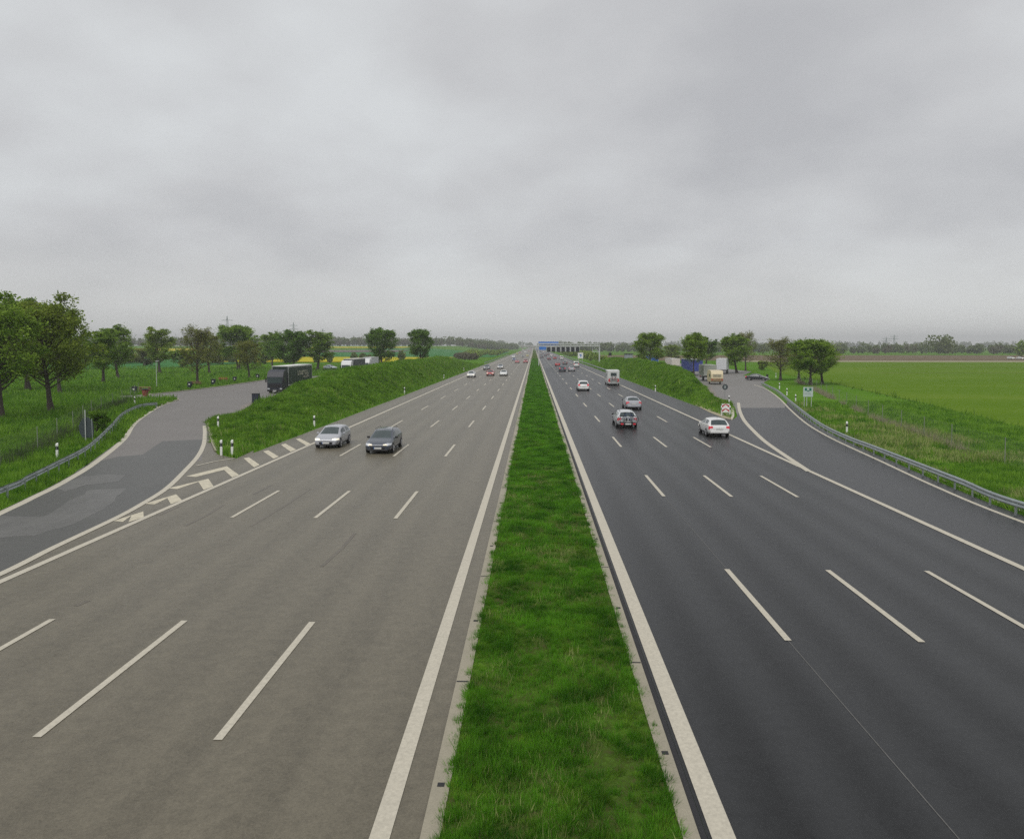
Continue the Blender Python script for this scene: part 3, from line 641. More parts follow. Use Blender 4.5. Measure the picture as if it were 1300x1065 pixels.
# trees just outside the frame
tree('big', -66, 70, 12, 9, 'leaf_g', 'green tree standing left of the frame in the meadow')
def wood(name, rows, hmin, hmax, m, nq=90, q=1.2, sp=5.0, dens=1.0, seed=1):
    rn = np.random.default_rng(seed); Vs = []
    for (x0, y0, x1, y1) in rows:
        Ld = math.hypot(x1 - x0, y1 - y0); k = int(Ld / sp * dens)
        for i in range(k):
            t = rn.random(); x = x0 + (x1 - x0) * t; y = y0 + (y1 - y0) * t + rn.uniform(-8, 8); x += rn.uniform(-3, 3)
            H = rn.uniform(hmin, hmax) * (.75 + .5 * float(vn(x, y, 45))); Rr = H * rn.uniform(.28, .42); z = float(gz(x, y))
            u = rn.normal(0, 1, (nq, 3)); u /= np.linalg.norm(u, axis=1)[:, None]; rad = rn.random(nq) ** .45
            pos = u * rad[:, None] * np.array([Rr, Rr, H * .46]) + np.array([x, y, z + H * .52])
            a = rn.normal(0, 1, (nq, 3)); a /= np.linalg.norm(a, axis=1)[:, None]; b = np.cross(a, rn.normal(0, 1, (nq, 3))); b /= np.linalg.norm(b, axis=1)[:, None]
            s = q * rn.uniform(.5, 1.2, nq)[:, None]; a *= s; b *= s * .7
            Vs.append(np.stack([pos - a, pos - b, pos + a, pos + b], 1).reshape(-1, 3))
    V = np.concatenate(Vs); return tag(link(name, fast_mesh(name, V, np.arange(len(V)).reshape(-1, 4)), M[m]), kind='stuff')
wood('far_wood', [(-1600, 1130, -60, 1130), (-1600, 1160, -60, 1160), (-1600, 1190, -60, 1190)], 11, 15, 'leaf_f', 90, 1.5, 5.5, seed=1)
wood('far_wood', [(-1500, 1110, -70, 1110)], 7, 13, 'leaf_fb', 60, 1.4, 9, seed=2)
wood('far_wood', [(70, 900, 300, 720), (300, 720, 620, 640), (620, 640, 1300, 620), (80, 930, 320, 750), (320, 750, 640, 670), (640, 670, 1300, 650)], 7.5, 11, 'leaf_f', 110, 1.1, 4.2, seed=3)
wood('far_wood', [(300, 700, 620, 620), (620, 620, 1200, 600)], 5, 9, 'leaf_fb', 80, 1.0, 9, seed=4)
wood('far_wood', [(PD(1180, 600), 590, PD(1200, 600), 590)], 13, 15, 'leaf_f', 200, 1.1, 2.6, seed=5)
wood('far_wood', [(PD(1270, 520), 500, PD(1500, 520), 480), (PD(1285, 520), 520, PD(1500, 520), 505)], 8, 10, 'leaf_g', 160, 1.0, 4.5, seed=6)
wood('far_wood', [(-3500, 2600, 3500, 2600), (-3500, 2700, 3500, 2700)], 15, 24, 'leaf_f', 50, 3.6, 13, seed=7)
wood('far_wood', [(-70, 1120, -34, 1500), (-100, 1160, -40, 1700), (36, 1000, 70, 900), (40, 1300, 90, 1000)], 8, 13, 'leaf_f', 90, 1.5, 6, seed=12)
wood('verge_shrubs', [(-36, 440, -52, 900), (-44, 460, -70, 900), (-31, 560, -36, 1000)], 1.6, 3.6, 'leaf_y', 90, .8, 5.0, seed=8)
wood('verge_shrubs', [(-32, 385, -37, 440), (-37, 400, -48, 480)], 1.8, 3.2, 'leaf_fb', 120, .5, 2.2, seed=9)
wood('verge_shrubs', [(28, 320, 34, 520), (30, 400, 40, 800), (26, 500, 32, 1000)], 2.5, 4.5, 'leaf_y', 110, .6, 4.5, seed=10)
wood('hedgerow', [(-230, 300, -60, 330), (-400, 320, -200, 300)], 3.0, 6.0, 'leaf_f', 150, .7, 3.0, seed=11)

# ------------------------------------------------------------------ vehicles
def loft_car(kind):
    S = dict(
        hatch=dict(L=4.15, W=.87, top=[(0, .60), (.06, .68), (.35, .80), (.95, .96), (1.75, 1.38), (2.2, 1.47), (3.2, 1.45), (3.62, 1.37), (3.98, .99), (4.11, .90), (4.15, .56)], belt=[(0, .58), (.35, .72), (.95, .86), (2.2, .90), (3.6, .97), (3.98, .96), (4.11, .87), (4.15, .54)], ws=(.98, 1.80), rw=(3.60, 4.00), sw=(1.38, 3.50), roof=.62),
        estate=dict(L=4.75, W=.90, top=[(0, .58), (.06, .68), (.4, .80), (1.15, .97), (2.0, 1.40), (2.5, 1.50), (4.0, 1.46), (4.3, 1.38), (4.58, 1.02), (4.71, .92), (4.75, .54)], belt=[(0, .56), (.4, .72), (1.15, .88), (2.5, .93), (4.2, .99), (4.58, .98), (4.71, .89), (4.75, .52)], ws=(1.18, 2.05), rw=(4.28, 4.62), sw=(1.6, 4.22), roof=.64),
        sedan=dict(L=4.6, W=.89, top=[(0, .56), (.06, .66), (.4, .78), (1.15, .94), (2.0, 1.36), (2.4, 1.43), (3.2, 1.40), (3.4, 1.35), (4.0, 1.04), (4.5, 1.0), (4.57, .92), (4.6, .54)], belt=[(0, .54), (.4, .70), (1.15, .86), (2.5, .90), (3.6, .95), (4.5, .95), (4.57, .88), (4.6, .52)], ws=(1.18, 2.05), rw=(3.36, 4.0), sw=(1.6, 3.6), roof=.60),
        suv=dict(L=4.5, W=.93, top=[(0, .70), (.06, .82), (.35, .95), (1.05, 1.08), (1.75, 1.52), (2.2, 1.66), (3.6, 1.63), (3.95, 1.52), (4.32, 1.12), (4.46, 1.0), (4.5, .66)], belt=[(0, .68), (.35, .86), (1.05, .98), (2.2, 1.02), (3.9, 1.08), (4.32, 1.02), (4.5, .64)], ws=(1.08, 1.85), rw=(3.92, 4.32), sw=(1.45, 3.85), roof=.68),
        van=dict(L=5.0, W=.97, top=[(0, .75), (.06, .9), (.3, 1.02), (.85, 1.2), (1.45, 1.78), (1.8, 1.95), (4.5, 1.97), (4.85, 1.92), (4.96, 1.15), (4.98, .95), (5.0, .7)], belt=[(0, .73), (.3, .95), (.85, 1.08), (1.8, 1.12), (4.8, 1.15), (4.96, 1.05), (5.0, .68)], ws=(.88, 1.55), rw=(4.84, 4.95), sw=(1.2, 4.6), roof=.84),
        hitop=dict(L=5.9, W=1.08, top=[(0, .8), (.06, .95), (.3, 1.1), (.9, 1.3), (1.5, 1.95), (2.0, 2.55), (5.6, 2.72), (5.82, 2.62), (5.88, 1.3), (5.89, 1.0), (5.9, .55)], belt=[(0, .78), (.3, 1.02), (.9, 1.2), (1.8, 1.25), (5.6, 1.3), (5.88, 1.2), (5.9, .5)], ws=(.93, 1.55), rw=(9, 9.1), sw=(1.2, 1.9), roof=1.02),
    )[kind]
    L_, W_ = S['L'], S['W']
    ts = np.unique(np.round(np.concatenate([np.linspace(0, L_, 58), [.02, .05, .1, .16, L_ - .02, L_ - .05, L_ - .1, L_ - .16]]), 3))
    def ip(tb, t): return np.interp(t, [p[0] for p in tb], [p[1] for p in tb])
    def sip(tb, t): return sum(ip(tb, np.clip(t + d, 0, L_)) for d in (-.09, -.045, 0, .045, .09)) / 5 if .1 < t < L_ - .1 else ip(tb, t)
    segs = (3, 3, 5, 6, 8); rings = []
    for t in ts:
        e = min(t, L_ - t); ww = W_ * (.86 + .14 * math.sin(min(1, (e / .45)) * math.pi / 2) ** .8) if e < .45 else W_
        zt = float(sip(S['top'], t)); zbl = min(float(sip(S['belt'], t)), zt - .015); zb = .20 + .10 * max(0, 1 - e / .5)
        g = min(1, max(0, (zt - zbl) / .45)); wt = ww * .93 * (1 - g) + S['roof'] * g; zr = zt - .05 * g - .012
        if kind == 'hitop': zr = zt - .12 * g
        key = [(0, zb), (ww * .9, zb), (ww, zb + .16), (ww * .985, zbl), (wt, zr), (0, zt)]
        pts = []
        for si in range(5):
            a, b = key[si], key[si + 1]
            for k in range(segs[si]):
                u = k / segs[si]; x = a[0] + (b[0] - a[0]) * u; z = a[1] + (b[1] - a[1]) * u
                if si == 2: x += .025 * math.sin(u * math.pi)
                if si == 4: z = a[1] + (b[1] - a[1]) * math.sin(u * math.pi / 2) ** .9
                if si == 3: x += .02 * math.sin(u * math.pi) * g
                pts.append((x, z, si))
        pts.append((0, zt, 4)); rings.append(pts)
    n = len(rings[0]); parts = {}
    zl = {'suv': (.76, .94, .82, 1.12), 'van': (.80, 1.0, .85, 1.25), 'hitop': (.85, 1.08, .9, 1.2)}.get(kind, (.61, .72, .66, .90))
    def lamp_(name, vs, si=4):
        if name != 'body' or si < 1: return name
        cx = sum(p[0] for p in vs) / 4; ct = sum(p[1] for p in vs) / 4; cz = sum(p[2] for p in vs) / 4; sd = 'L' if cx < 0 else 'R'
        if ct < .42 and abs(cx) > W_ * .52 and zl[0] < cz < zl[1]: return 'headlight' + sd
        if ct > L_ - .24 and abs(cx) > W_ * .60 and zl[2] < cz < zl[3]: return 'taillight' + sd
        return name
    def face(name, vs): parts.setdefault(name, MB()).add(vs, [tuple(range(len(vs)))])
    for i in range(len(ts) - 1):
        tm = (ts[i] + ts[i + 1]) / 2
        for j in range(n - 1):
            si = rings[i][j][2]; k = j - sum(segs[:si])
            zmid = (rings[i][j][1] + rings[i][j + 1][1]) / 2; hgt = rings[i][sum(segs[:4])][1] - rings[i][sum(segs[:3])][1]
            for sd_ in (-1, 1):
                name = 'body'
                if si == 4 and k >= 1 and S['ws'][0] < tm < S['ws'][1]: name = 'windscreen'
                elif si == 4 and k >= 1 and S['rw'][0] < tm < S['rw'][1]: name = 'rear_window'
                elif si == 3 and 0 < k < 5 and S['sw'][0] < tm < S['sw'][1] and hgt > .14:
                    c = (S['sw'][0] + S['sw'][1]) / 2 + .1
                    if abs(tm - c) > .05 and not (kind == 'estate' and abs(tm - 3.75) < .05): name = 'side_window' + ('L' if sd_ < 0 else 'R')
                elif si in (0,) or (si == 1 and zmid < .30): name = 'underbody'
                vs = [(sd_ * rings[a][b][0], ts[a], rings[a][b][1]) for a, b in ((i, j), (i, j + 1), (i + 1, j + 1), (i + 1, j))]
                if sd_ > 0: vs = vs[::-1]
                face(lamp_(name, vs, si), vs)
    # end caps: strips between left and right halves
    for end, i in ((0, 0), (1, len(ts) - 1)):
        for j in range(n - 1):
            a, b = rings[i][j], rings[i][j + 1]
            if abs(a[1] - b[1]) < 1e-5: continue
            nc = 12; zmid = (a[1] + b[1]) / 2
            for c in range(nc):
                u0, u1 = -1 + 2 * c / nc, -1 + 2 * (c + 1) / nc; um = abs(u0 + u1) / 2
                vs = [(a[0] * u0, ts[i], a[1]), (a[0] * u1, ts[i], a[1]), (b[0] * u1, ts[i], b[1]), (b[0] * u0, ts[i], b[1])]
                ztop = rings[i][-1][1]
                if end == 0:
                    name = 'grille' if (um < .62 and .30 < zmid < ztop - .12) else 'body'
                else:
                    name = 'underbody' if zmid < .36 else 'body'
                face(lamp_(name, vs), vs if end == 0 else vs[::-1])
    return S, parts
MN = {'body': 'paint', 'windscreen': 'glass', 'rear_window': 'glass', 'side_window': 'glass', 'headlight': 'lamp', 'taillight': 'tail', 'underbody': 'black', 'grille': 'black'}
PROTO = {}
def merge_quads(mb):                 # weld the shared corners so shading is smooth
    key = {}; V = []; idx = []
    for p in mb.v:
        k = (round(p[0], 4), round(p[1], 4), round(p[2], 4))
        if k not in key: key[k] = len(V); V.append(p)
        idx.append(key[k])
    F = []
    for f in mb.f:
        g = []
        for i in f:
            if idx[i] not in g: g.append(idx[i])
        if len(g) > 2: F.append(tuple(g))
    mb.v, mb.f = V, F; return mb
def car(kind):
    """local frame: nose at y=-L/2 pointing to -Y"""
    S, parts = loft_car(kind); L_, W_ = S['L'], S['W']; root = empty('car')
    for nm, b in parts.items():
        base = nm.rstrip('LR') if nm[:-1] in MN else nm
        merge_quads(b); b.v = [(p[0], p[1] - L_ / 2, p[2]) for p in b.v]
        o = b.build(base, M[MN[base]], root, smooth=base not in ('underbody', 'grille'))
    wr = .33 if kind in ('hatch', 'sedan', 'estate') else .36
    f0, f1 = -L_ / 2 + .85, L_ / 2 - (.85 if kind != 'van' else 1.0)
    for y in (f0, f1):
        for s in (-1, 1): MB().disc((s * (W_ - .045), y, wr + .02), 0, wr + .055, .12, 24).build('wheel_arch', M['black'], root)
    for y in (f0, f1):
        for s in (-1, 1):
            wl = MB().disc((s * (W_ - .06), y, wr), 0, wr, .20, 24).build('wheel', M['rubber'], root)
            rm = MB(); rm.torus((s * (W_ + .03), y, wr), 0, wr * .62, .028, 20, 5); rm.disc((s * (W_ + .035), y, wr), 0, wr * .18, .04, 12)
            for k in range(5):
                a = 2 * math.pi * k / 5 + .3; rm.tube([(s * (W_ + .042), y + math.cos(a) * .04, wr + math.sin(a) * .04), (s * (W_ + .042), y + math.cos(a) * wr * .62, wr + math.sin(a) * wr * .62)], .030, 5)
            rm.build('rim', M['rim'], wl)
    zb = float(np.interp(S['ws'][0] + .3, [p[0] for p in S['belt']], [p[1] for p in S['belt']]))
    for s in (-1, 1):
        x = s * (W_ + .09); b = MB(); b.box(x - .10, x + .10, -L_ / 2 + S['ws'][0] + .42, -L_ / 2 + S['ws'][0] + .54, zb + .02, zb + .16, .03); b.build('mirror', M['black' if kind != 'hatch' else 'paint'], root)
    pf = MB().box(-.26, .26, -L_ / 2 - .035, -L_ / 2 - .005, .36, .47, 0).build('number_plate', M['plate'], root)
    MB().box(-.26, -.225, -L_ / 2 - .038, -L_ / 2 - .036, .36, .47).build('plate_band', M['blue'], pf)
    zr = .74 if kind in ('hatch', 'suv', 'sedan') else .66
    MB().box(-.26, .26, L_ / 2 + .004, L_ / 2 + .03, zr - .1, zr + .01, 0).build('number_plate', M['plate'], root)
    bm_ = MB().box(-W_ * .78, W_ * .78, -L_ / 2 - .05, -L_ / 2 + .1, .22, .32, .03); bm_.build('front_bumper', M['black'], root)
    MB().box(-W_ * .80, W_ * .80, L_ / 2 - .1, L_ / 2 + .05, .32, .52, .04).build('rear_bumper', M['paint'], root)
    if kind == 'estate':
        for s in (-1, 1): MB().tube([(s * .60, -.2, 1.47), (s * .60, -.1, 1.53), (s * .60, 1.6, 1.51), (s * .60, 1.75, 1.43)], .018, 5).build('roof_rail', M['black'], root)
        for s in (-1, 1): MB().box(s * .5 - .13, s * .5 + .13, -L_ / 2 - .03, -L_ / 2 + .03, .60, .68, .03).build('headlight', M['lamp'], root)
    else:
        MB().tube([(0, L_ / 2 - 1.0, S['top'][6][1]), (0, L_ / 2 - .7, S['top'][6][1] + .22)], .008, 4).build('aerial', M['black'], root)
    return root
def paintit(root, c):
    root.color = (*c, 1)
    for ch in root.children: ch.color = (*c, 1)
    for ch in root.children:
        for g in ch.children: g.color = (*c, 1)
def put(kind, x, y, rz, c, label, group=None, name='car', cat='car', lit=False, z=.02):
    if kind not in PROTO: r = PROTO[kind] = car(kind); 
    else: r = copy_tree(PROTO[kind])
    r.name = name; r.location = (x, y, z); r.rotation_euler = (0, 0, rz); paintit(r, c)
    for k in ('label', 'category', 'group'):
        if k in r: del r[k]
    tag(r, label, cat, group)
    if lit:
        for ch in r.children:
            if ch.name.startswith('headlight'):
                ch.data = ch.data.copy(); ch.data.materials[0] = M['lamp_on']
    return r
GO, GA = 'cars driving towards the bridge', 'cars driving away from the bridge'
SILV, DK, WH, RD, BL, GY, YE = (.42, .43, .46), (.050, .062, .085), (.78, .78, .76), (.42, .03, .035), (.04, .07, .22), (.14, .145, .15), (.60, .52, .12)
def oncoming(kind, px, py, c, label, **k):
    x, y = P(px, py); L2 = {'hatch': 2.07, 'estate': 2.37, 'sedan': 2.3, 'suv': 2.25, 'van': 2.5, 'hitop': 2.95}[kind]; return put(kind, x, y + L2, 0, c, label, GO, **k)
def leaving(kind, px, py, c, label, **k):
    x, y = P(px, py); L2 = {'hatch': 2.07, 'estate': 2.37, 'sedan': 2.3, 'suv': 2.25, 'van': 2.5, 'hitop': 2.95}[kind]; return put(kind, x, y + L2, math.pi, c, label, GA, **k)
oncoming('estate', 479.5, 577, DK, 'dark grey estate car with roof rails and lit headlights, nearest in the middle lane')
a = oncoming('hatch', 413.5, 570, SILV, 'silver car with lit headlights beside the end of the hatched markings')
for ch in a.children:
    if ch.name.startswith('headlight'): ch.data = ch.data.copy(); ch.data.materials[0] = M['lamp_on']
for ch in PROTO['estate'].children:
    if ch.name.startswith('headlight') and len(ch.data.polygons) < 30: ch.data = ch.data.copy(); ch.data.materials[0] = M['lamp_on']
oncoming('hatch', 597.5, 479.5, WH, 'white car in the outer lane at the toe of the left embankment')
oncoming('suv', 617.5, 470, GY, 'grey car following the white car in the outer lane')
oncoming('hatch', 622, 477.5, RD, 'red car in the second lane beside the white car')
oncoming('sedan', 639, 477.5, WH, 'white saloon nearest in the third lane of the left carriageway')
oncoming('hatch', 635, 468.5, SILV, 'silver hatchback in the second lane behind the red car')
oncoming('sedan', 656.5, 461, RD, 'red saloon in the third lane, left of the larger red car')
oncoming('suv', 667.3, 461, RD, 'larger red car in the fast lane beside the median')
oncoming('hatch', 652.5, 458, BL, 'small blue car just behind the red saloon')
oncoming('van', 651.5, 454.5, WH, 'white van in the outer lane above the blue car')
oncoming('hatch', 663.5, 454, GY, 'dark grey hatchback behind the two red cars')
oncoming('hatch', 669.5, 452.5, YE, 'yellow car in the fast lane behind the red cars')
oncoming('suv', 656.5, 450, YE, 'yellow car in the outer lane behind the white van')
oncoming('sedan', 660, 448.5, RD, 'distant red car in the outer lanes by the far shrubs')
oncoming('hatch', 667, 447.5, WH, 'distant white car in the third lane')
oncoming('hatch', 671.5, 446.5, RD, 'distant red car in the fast lane')
oncoming('van', 664, 445.5, WH, 'far white van near the vanishing point of the left carriageway')
oncoming('sedan', 670, 444.5, SILV, 'far silver car near the vanishing point of the left carriageway')
oncoming('sedan', 673.5, 443.8, RD, 'farthest red car just before the bridge')
leaving('hatch', 913.5, 555.5, WH, 'white hatchback in the slow lane beside the right slip road')
bc = leaving('estate', 796.5, 543.5, (.62, .64, .65), 'silver white estate car carrying two bicycles on its rear rack')
leaving('sedan', 805, 520.5, SILV, 'silver saloon in the third lane ahead of the car with bicycles')
leaving('suv', 741, 496.5, WH, 'white sport utility car in the second lane right of the median')
leaving('sedan', 726, 471.5, SILV, 'silver car left of the white van far down the right carriageway')
leaving('suv', 714, 472, DK, 'dark tall car in the second lane below the gantry displays')
leaving('van', 731.7, 466, WH, 'white van in the slow lane near the blue and white road sign', name='van', cat='van')
leaving('sedan', 708, 465, RD, 'red car in front of the dark tall car')
leaving('hatch', 717.5, 463, GY, 'dark grey hatchback between the red car and the white van')
leaving('van', 713, 456.5, WH, 'small white van far away in the slow lane under the gantry', name='van', cat='van')
leaving('hatch', 704.5, 456, RD, 'distant red hatchback in the third lane under the gantry')
leaving('sedan', 697, 457, (.16, .02, .03), 'distant dark red saloon under the gantry displays')
leaving('sedan', 688, 454.5, DK, 'distant dark saloon in the fast lane beside the median')
leaving('hatch', 692.5, 452, DK, 'distant dark hatchback behind the gantry')
leaving('sedan', 687, 451, GY, 'grey car far away in the fast lane')
leaving('hatch', 700, 452.5, WH, 'distant white hatchback in the third lane')
leaving('suv', 696, 450.5, GY, 'far grey car in the middle lanes beyond the gantry')
leaving('sedan', 690, 448, WH, 'far white car near the vanishing point of the right carriageway')
leaving('sedan', 686, 446.5, GY, 'farthest grey car near the end of the median')
x, y = P(961, 483); put('sedan', x, y, R(65), (.03, .035, .045), 'dark blue car parked at the edge of the right rest area')
put('sedan', PD(419, 233), 233, R(60), (.40, .45, .50), 'pale blue car parked behind the crest of the left embankment')
for px, D, lb in ((1284, 420, 'white car parked before the far wood, left of two'), (1296, 415, 'white car parked before the far wood at the right edge')):
    put('hatch', PD(px, D), D, R(15), WH, lb)

def bicycle(name, label, c, M4, group):
    root = empty(name); m_ = mat('bike_paint', c, .4)
    for x in (-.52, .52):
        MB().torus((x, 0, .34), 1, .315, .022, 24, 6).build('tyre', M['rubber'], root)
        sp = MB(); sp.disc((x, 0, .34), 1, .04, .05, 8)
        for k in range(8): a = math.pi * k / 8; sp.tube([(x - .3 * math.cos(a), 0, .34 - .3 * math.sin(a)), (x + .3 * math.cos(a), 0, .34 + .3 * math.sin(a))], .004, 3)
        sp.build('spokes', M['steel'], root)
    f = MB()
    for a, b in (((-.52, .34), (-.06, .30)), ((-.52, .34), (-.22, .78)), ((-.06, .30), (-.25, .88)), ((-.06, .30), (.36, .74)), ((-.22, .80), (.34, .82)), ((.33, .88), (.52, .34))):
        f.tube([(a[0], 0, a[1]), (b[0], 0, b[1])], .022, 6)
    f.build('frame', m_, root)
    MB().box(-.38, -.12, -.07, .07, .88, .94, .02).build('saddle', M['black'], root)
    MB().tube([(.30, -.28, .98), (.33, -.1, .97), (.33, .1, .97), (.30, .28, .98)], .016, 6).build('handlebar', M['black'], root)
    MB().disc((-.06, 0, .30), 1, .09, .03, 16).build('chainring', M['black'], root)
    root.matrix_world = M4; tag(root, label, 'bicycle', group); return root
bx, by = bc.location.x, bc.location.y - 2.37
rk = MB()
for s in (-.35, .35): rk.tube([(s, 2.3, .45), (s, 3.0, .45)], .025, 5); rk.tube([(s, 2.45, .45), (s, 2.5, 1.15)], .02, 5)
rk.tube([(-.75, 2.6, .48), (.75, 2.6, .48)], .03, 5); rk.tube([(-.75, 2.85, .48), (.75, 2.85, .48)], .03, 5)
rk.box(-.62, -.42, 2.92, 2.96, .36, .50); rk.box(.42, .62, 2.92, 2.96, .36, .50)
rko = rk.build('bicycle_rack', M['black'], bc)
for s in (-1, 1): MB().box(s * .55 - .12, s * .55 + .12, 2.965, 2.985, .36, .48, .0).build('rack_light', M['tail'], rko)
MB().box(-.26, .26, 2.965, 2.985, .36, .47).build('number_plate', M['plate'], rko)
for k in range(2):
    T = Matrix.Translation((bx + (.08 if k else -.05), by - .24 - .24 * k, .50)) @ Matrix.Rotation(math.pi * k, 4, 'Z')
    bicycle('bicycle', ('dark bicycle nearer the rear window on the car rack', 'blue bicycle on the outer side of the car rack')[k], ((.03, .03, .035), (.03, .06, .16))[k], T, 'bicycles on the car rack')

# motorhome
x, y = P(779, 489.5)
cv = put('hitop', x, y + 2.95, math.pi, (.70, .71, .69), 'white motorhome with bicycles on its back in the slow lane', name='motorhome', cat='motorhome')
MB().box(-1.12, 1.12, -.9, 2.93, .62, 2.86, .12).build('living_cabin', M['paint'], cv).color = (.70, .71, .69, 1)
MB().box(-.55, .55, 2.935, 2.955, 1.75, 2.35, .0).build('rear_window', M['glass'], cv)
for s in (-1, 1): MB().box(s * .92 - .08, s * .92 + .08, 2.94, 2.97, .75, 1.1).build('rear_light', M['tail'], cv)
for s in (-1, 1): MB().box(s * 1.122 - .01, s * 1.122 + .01, .2, 1.3, 1.6, 2.15).build('side_window', M['glass'], cv)
MB().box(-1.1, 1.1, 2.9, 3.0, .45, .64, .02).build('rear_bumper', M['steel_w'], cv)
for k in range(2):
    T = Matrix.Translation((x + (.1 if k else -.1), y - .22 - .22 * k, .72)) @ Matrix.Rotation(math.pi * k, 4, 'Z')
    bicycle('bicycle', ('dark bicycle against the back wall of the motorhome', 'red bicycle on the back of the motorhome')[k], ((.03, .03, .03), (.35, .05, .05))[k], T, 'bicycles on the motorhome')

def lorry(x, y, rz, cab, box_, label, L_=13.6, H=4.0, cabon=True, roofc=(.7, .7, .68), text=False, group='lorries in the rest areas', z=.03, name='lorry', cat='lorry', frame=None):
    """cab front at local y=0, facing -Y; trailer behind"""
    r = empty(name, (x, y, z), rz); y0 = 0.0
    if cabon:
        b = MB(); W_ = 1.25
        prof = [(0.0, .55), (0.0, 1.55), (.12, 2.55), (.55, 3.35), (1.6, 3.65), (2.2, 3.65), (2.2, .55)]
        n = len(prof); V = [(-W_ + (.08 if p[0] < .1 else 0), p[0], p[1]) for p in prof] + [(W_ - (.08 if p[0] < .1 else 0), p[0], p[1]) for p in prof]
        b.add(V, [tuple(range(n)), tuple(range(2 * n - 1, n - 1, -1))] + [(i, n + i, n + (i + 1) % n, (i + 1) % n) for i in range(n)])
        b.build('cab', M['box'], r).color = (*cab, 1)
        MB().add([(-1.08, -.015, 1.62), (1.08, -.015, 1.62), (1.05, .09, 2.48), (-1.05, .09, 2.48)], [(0, 1, 2, 3)]).add([(-1.08, -.03, 1.62), (1.08, -.03, 1.62), (1.05, .075, 2.48), (-1.05, .075, 2.48)], [(0, 1, 2, 3)]).build('windscreen', M['glass'], r)
        for s in (-1, 1):
            MB().box(s * 1.256 - .005, s * 1.256 + .005, .45, 1.35, 1.75, 2.45).build('side_window', M['glass'], r)
            MB().box(s * 1.42 - .1, s * 1.42 + .1, .1, .2, 1.7, 2.4, .03).build('mirror', M['black'], r)
            MB().box(s * .95 - .18, s * .95 + .18, -.04, .02, .62, .82, .02).build('headlight', M['lamp'], r)
        MB().box(-.85, .85, -.03, .01, .9, 1.42, 0).build('grille', M['black'], r)
        MB().box(-1.2, 1.2, -.08, .2, .32, .60, .04).build('bumper', M['black'], r)
        MB().box(-.26, .26, -.1, -.085, .38, .5).build('number_plate', M['plate'], r)
        y0 = 2.7
        MB().box(-.5, .5, 1.5, y0 + 3, .6, 1.0).build('chassis', M['black'], r)
    y1 = y0 + L_
    MB().box(-1.27, 1.27, y0, y1, 1.15, H - .05, .0).build('trailer_box', M['box'], r).color = (*box_, 1)
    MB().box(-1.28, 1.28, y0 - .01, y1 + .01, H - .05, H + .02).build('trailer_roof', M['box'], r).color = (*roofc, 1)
    fr = MB(); fc = frame or (.5, .5, .5)
    for s in (-1, 1):
        for yy in (y0, y1): fr.box(s * 1.27 - .03, s * 1.27 + .03, yy - .03, yy + .03, 1.1, H - .02)
        fr.box(s * 1.27 - .025, s * 1.27 + .025, y0, y1, 1.05, 1.22); fr.box(s * 1.27 - .02, s * 1.27 + .02, y0, y1, H - .2, H - .04)
    fr.box(-1.27, 1.27, y1 - .02, y1 + .04, 1.02, 1.16)
    fr.build('trailer_frame', M['box'], r).color = (*fc, 1)
    fs = MB(); n = 12                      # curtain folds / panel joints
    for s in (-1, 1):
        for k in range(1, n): yy = y0 + (y1 - y0) * k / n; fs.box(s * 1.275 - .006, s * 1.275 + .006, yy - .02, yy + .02, 1.25, H - .1)
    fs.box(-.015, .015, y1, y1 + .012, 1.2, H - .1)
    for s in (-1, 1): fs.box(s * .35 - .012, s * .35 + .012, y1, y1 + .02, 1.15, H - .1)
    fs.build('panel_joints', M['box'], r).color = tuple(c * .75 for c in box_) + (1,)
    MB().box(-1.1, 1.1, y1 - .1, y1 + .0, .55, .72).build('under_run_bar', M['black'], r)
    for s in (-1, 1): MB().box(s * .95 - .15, s * .95 + .15, y1 + .005, y1 + .03, .78, .92).build('taillight', M['tail'], r)
    ys = ([.75 + .55, 4.1] if cabon else []) + [y1 - 4.2, y1 - 2.9, y1 - 1.6][: 3 if L_ > 9 else 1]
    for yy in ys:
        for s in (-1, 1):
            wl = MB().disc((s * 1.08, yy, .5), 0, .5, .32, 20).build('wheel', M['rubber'], r); MB().disc((s * 1.25, yy, .5), 0, .27, .03, 14).build('rim', M['rim'], wl)
    MB().box(-1.2, 1.2, y0 + 4.0 if L_ > 9 else y0 + 1, y1 - .3, .95, 1.14).build('trailer_chassis', M['black'], r)
    if text:                               # two pale lines of lettering near the rear of the side, unreadable in the photo
        lt = MB(); rr = random.Random(4); X = 1.279
        for (ya, yb, za, zb, nl) in ((y1 - 8.4, y1 - 2.0, 2.55, 3.25, 9), (y1 - 5.6, y1 - 1.8, 2.05, 2.35, 11)):
            wd = (yb - ya) / nl
            for k in range(nl):
                a = ya + wd * k; q = rr.randint(0, 2); t = wd * .24
                lt.box(X, X + .01, a + .04, a + .04 + t, za, zb)
                if q != 0: lt.box(X, X + .01, a + .04 + t, a + wd * .88, zb - (zb - za) * .2, zb)
                if q != 1: lt.box(X, X + .01, a + .04 + t, a + wd * .88, za, za + (zb - za) * .2)
                if q == 2: lt.box(X, X + .01, a + wd * .88 - t, a + wd * .88, za + (zb - za) * .2, zb - (zb - za) * .2)
        lt.build('side_lettering', M['mark'], r)
    return tag(r, label, cat, group)
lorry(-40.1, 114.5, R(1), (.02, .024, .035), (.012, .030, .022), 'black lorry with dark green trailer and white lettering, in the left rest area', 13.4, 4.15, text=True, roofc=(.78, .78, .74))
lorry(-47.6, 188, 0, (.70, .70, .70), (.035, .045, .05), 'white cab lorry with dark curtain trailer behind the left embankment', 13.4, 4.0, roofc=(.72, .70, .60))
lorry(-48.2, 212, 0, (.75, .75, .75), (.62, .64, .64), 'white lorry parked behind the dark curtain trailer', 10, 4.0)
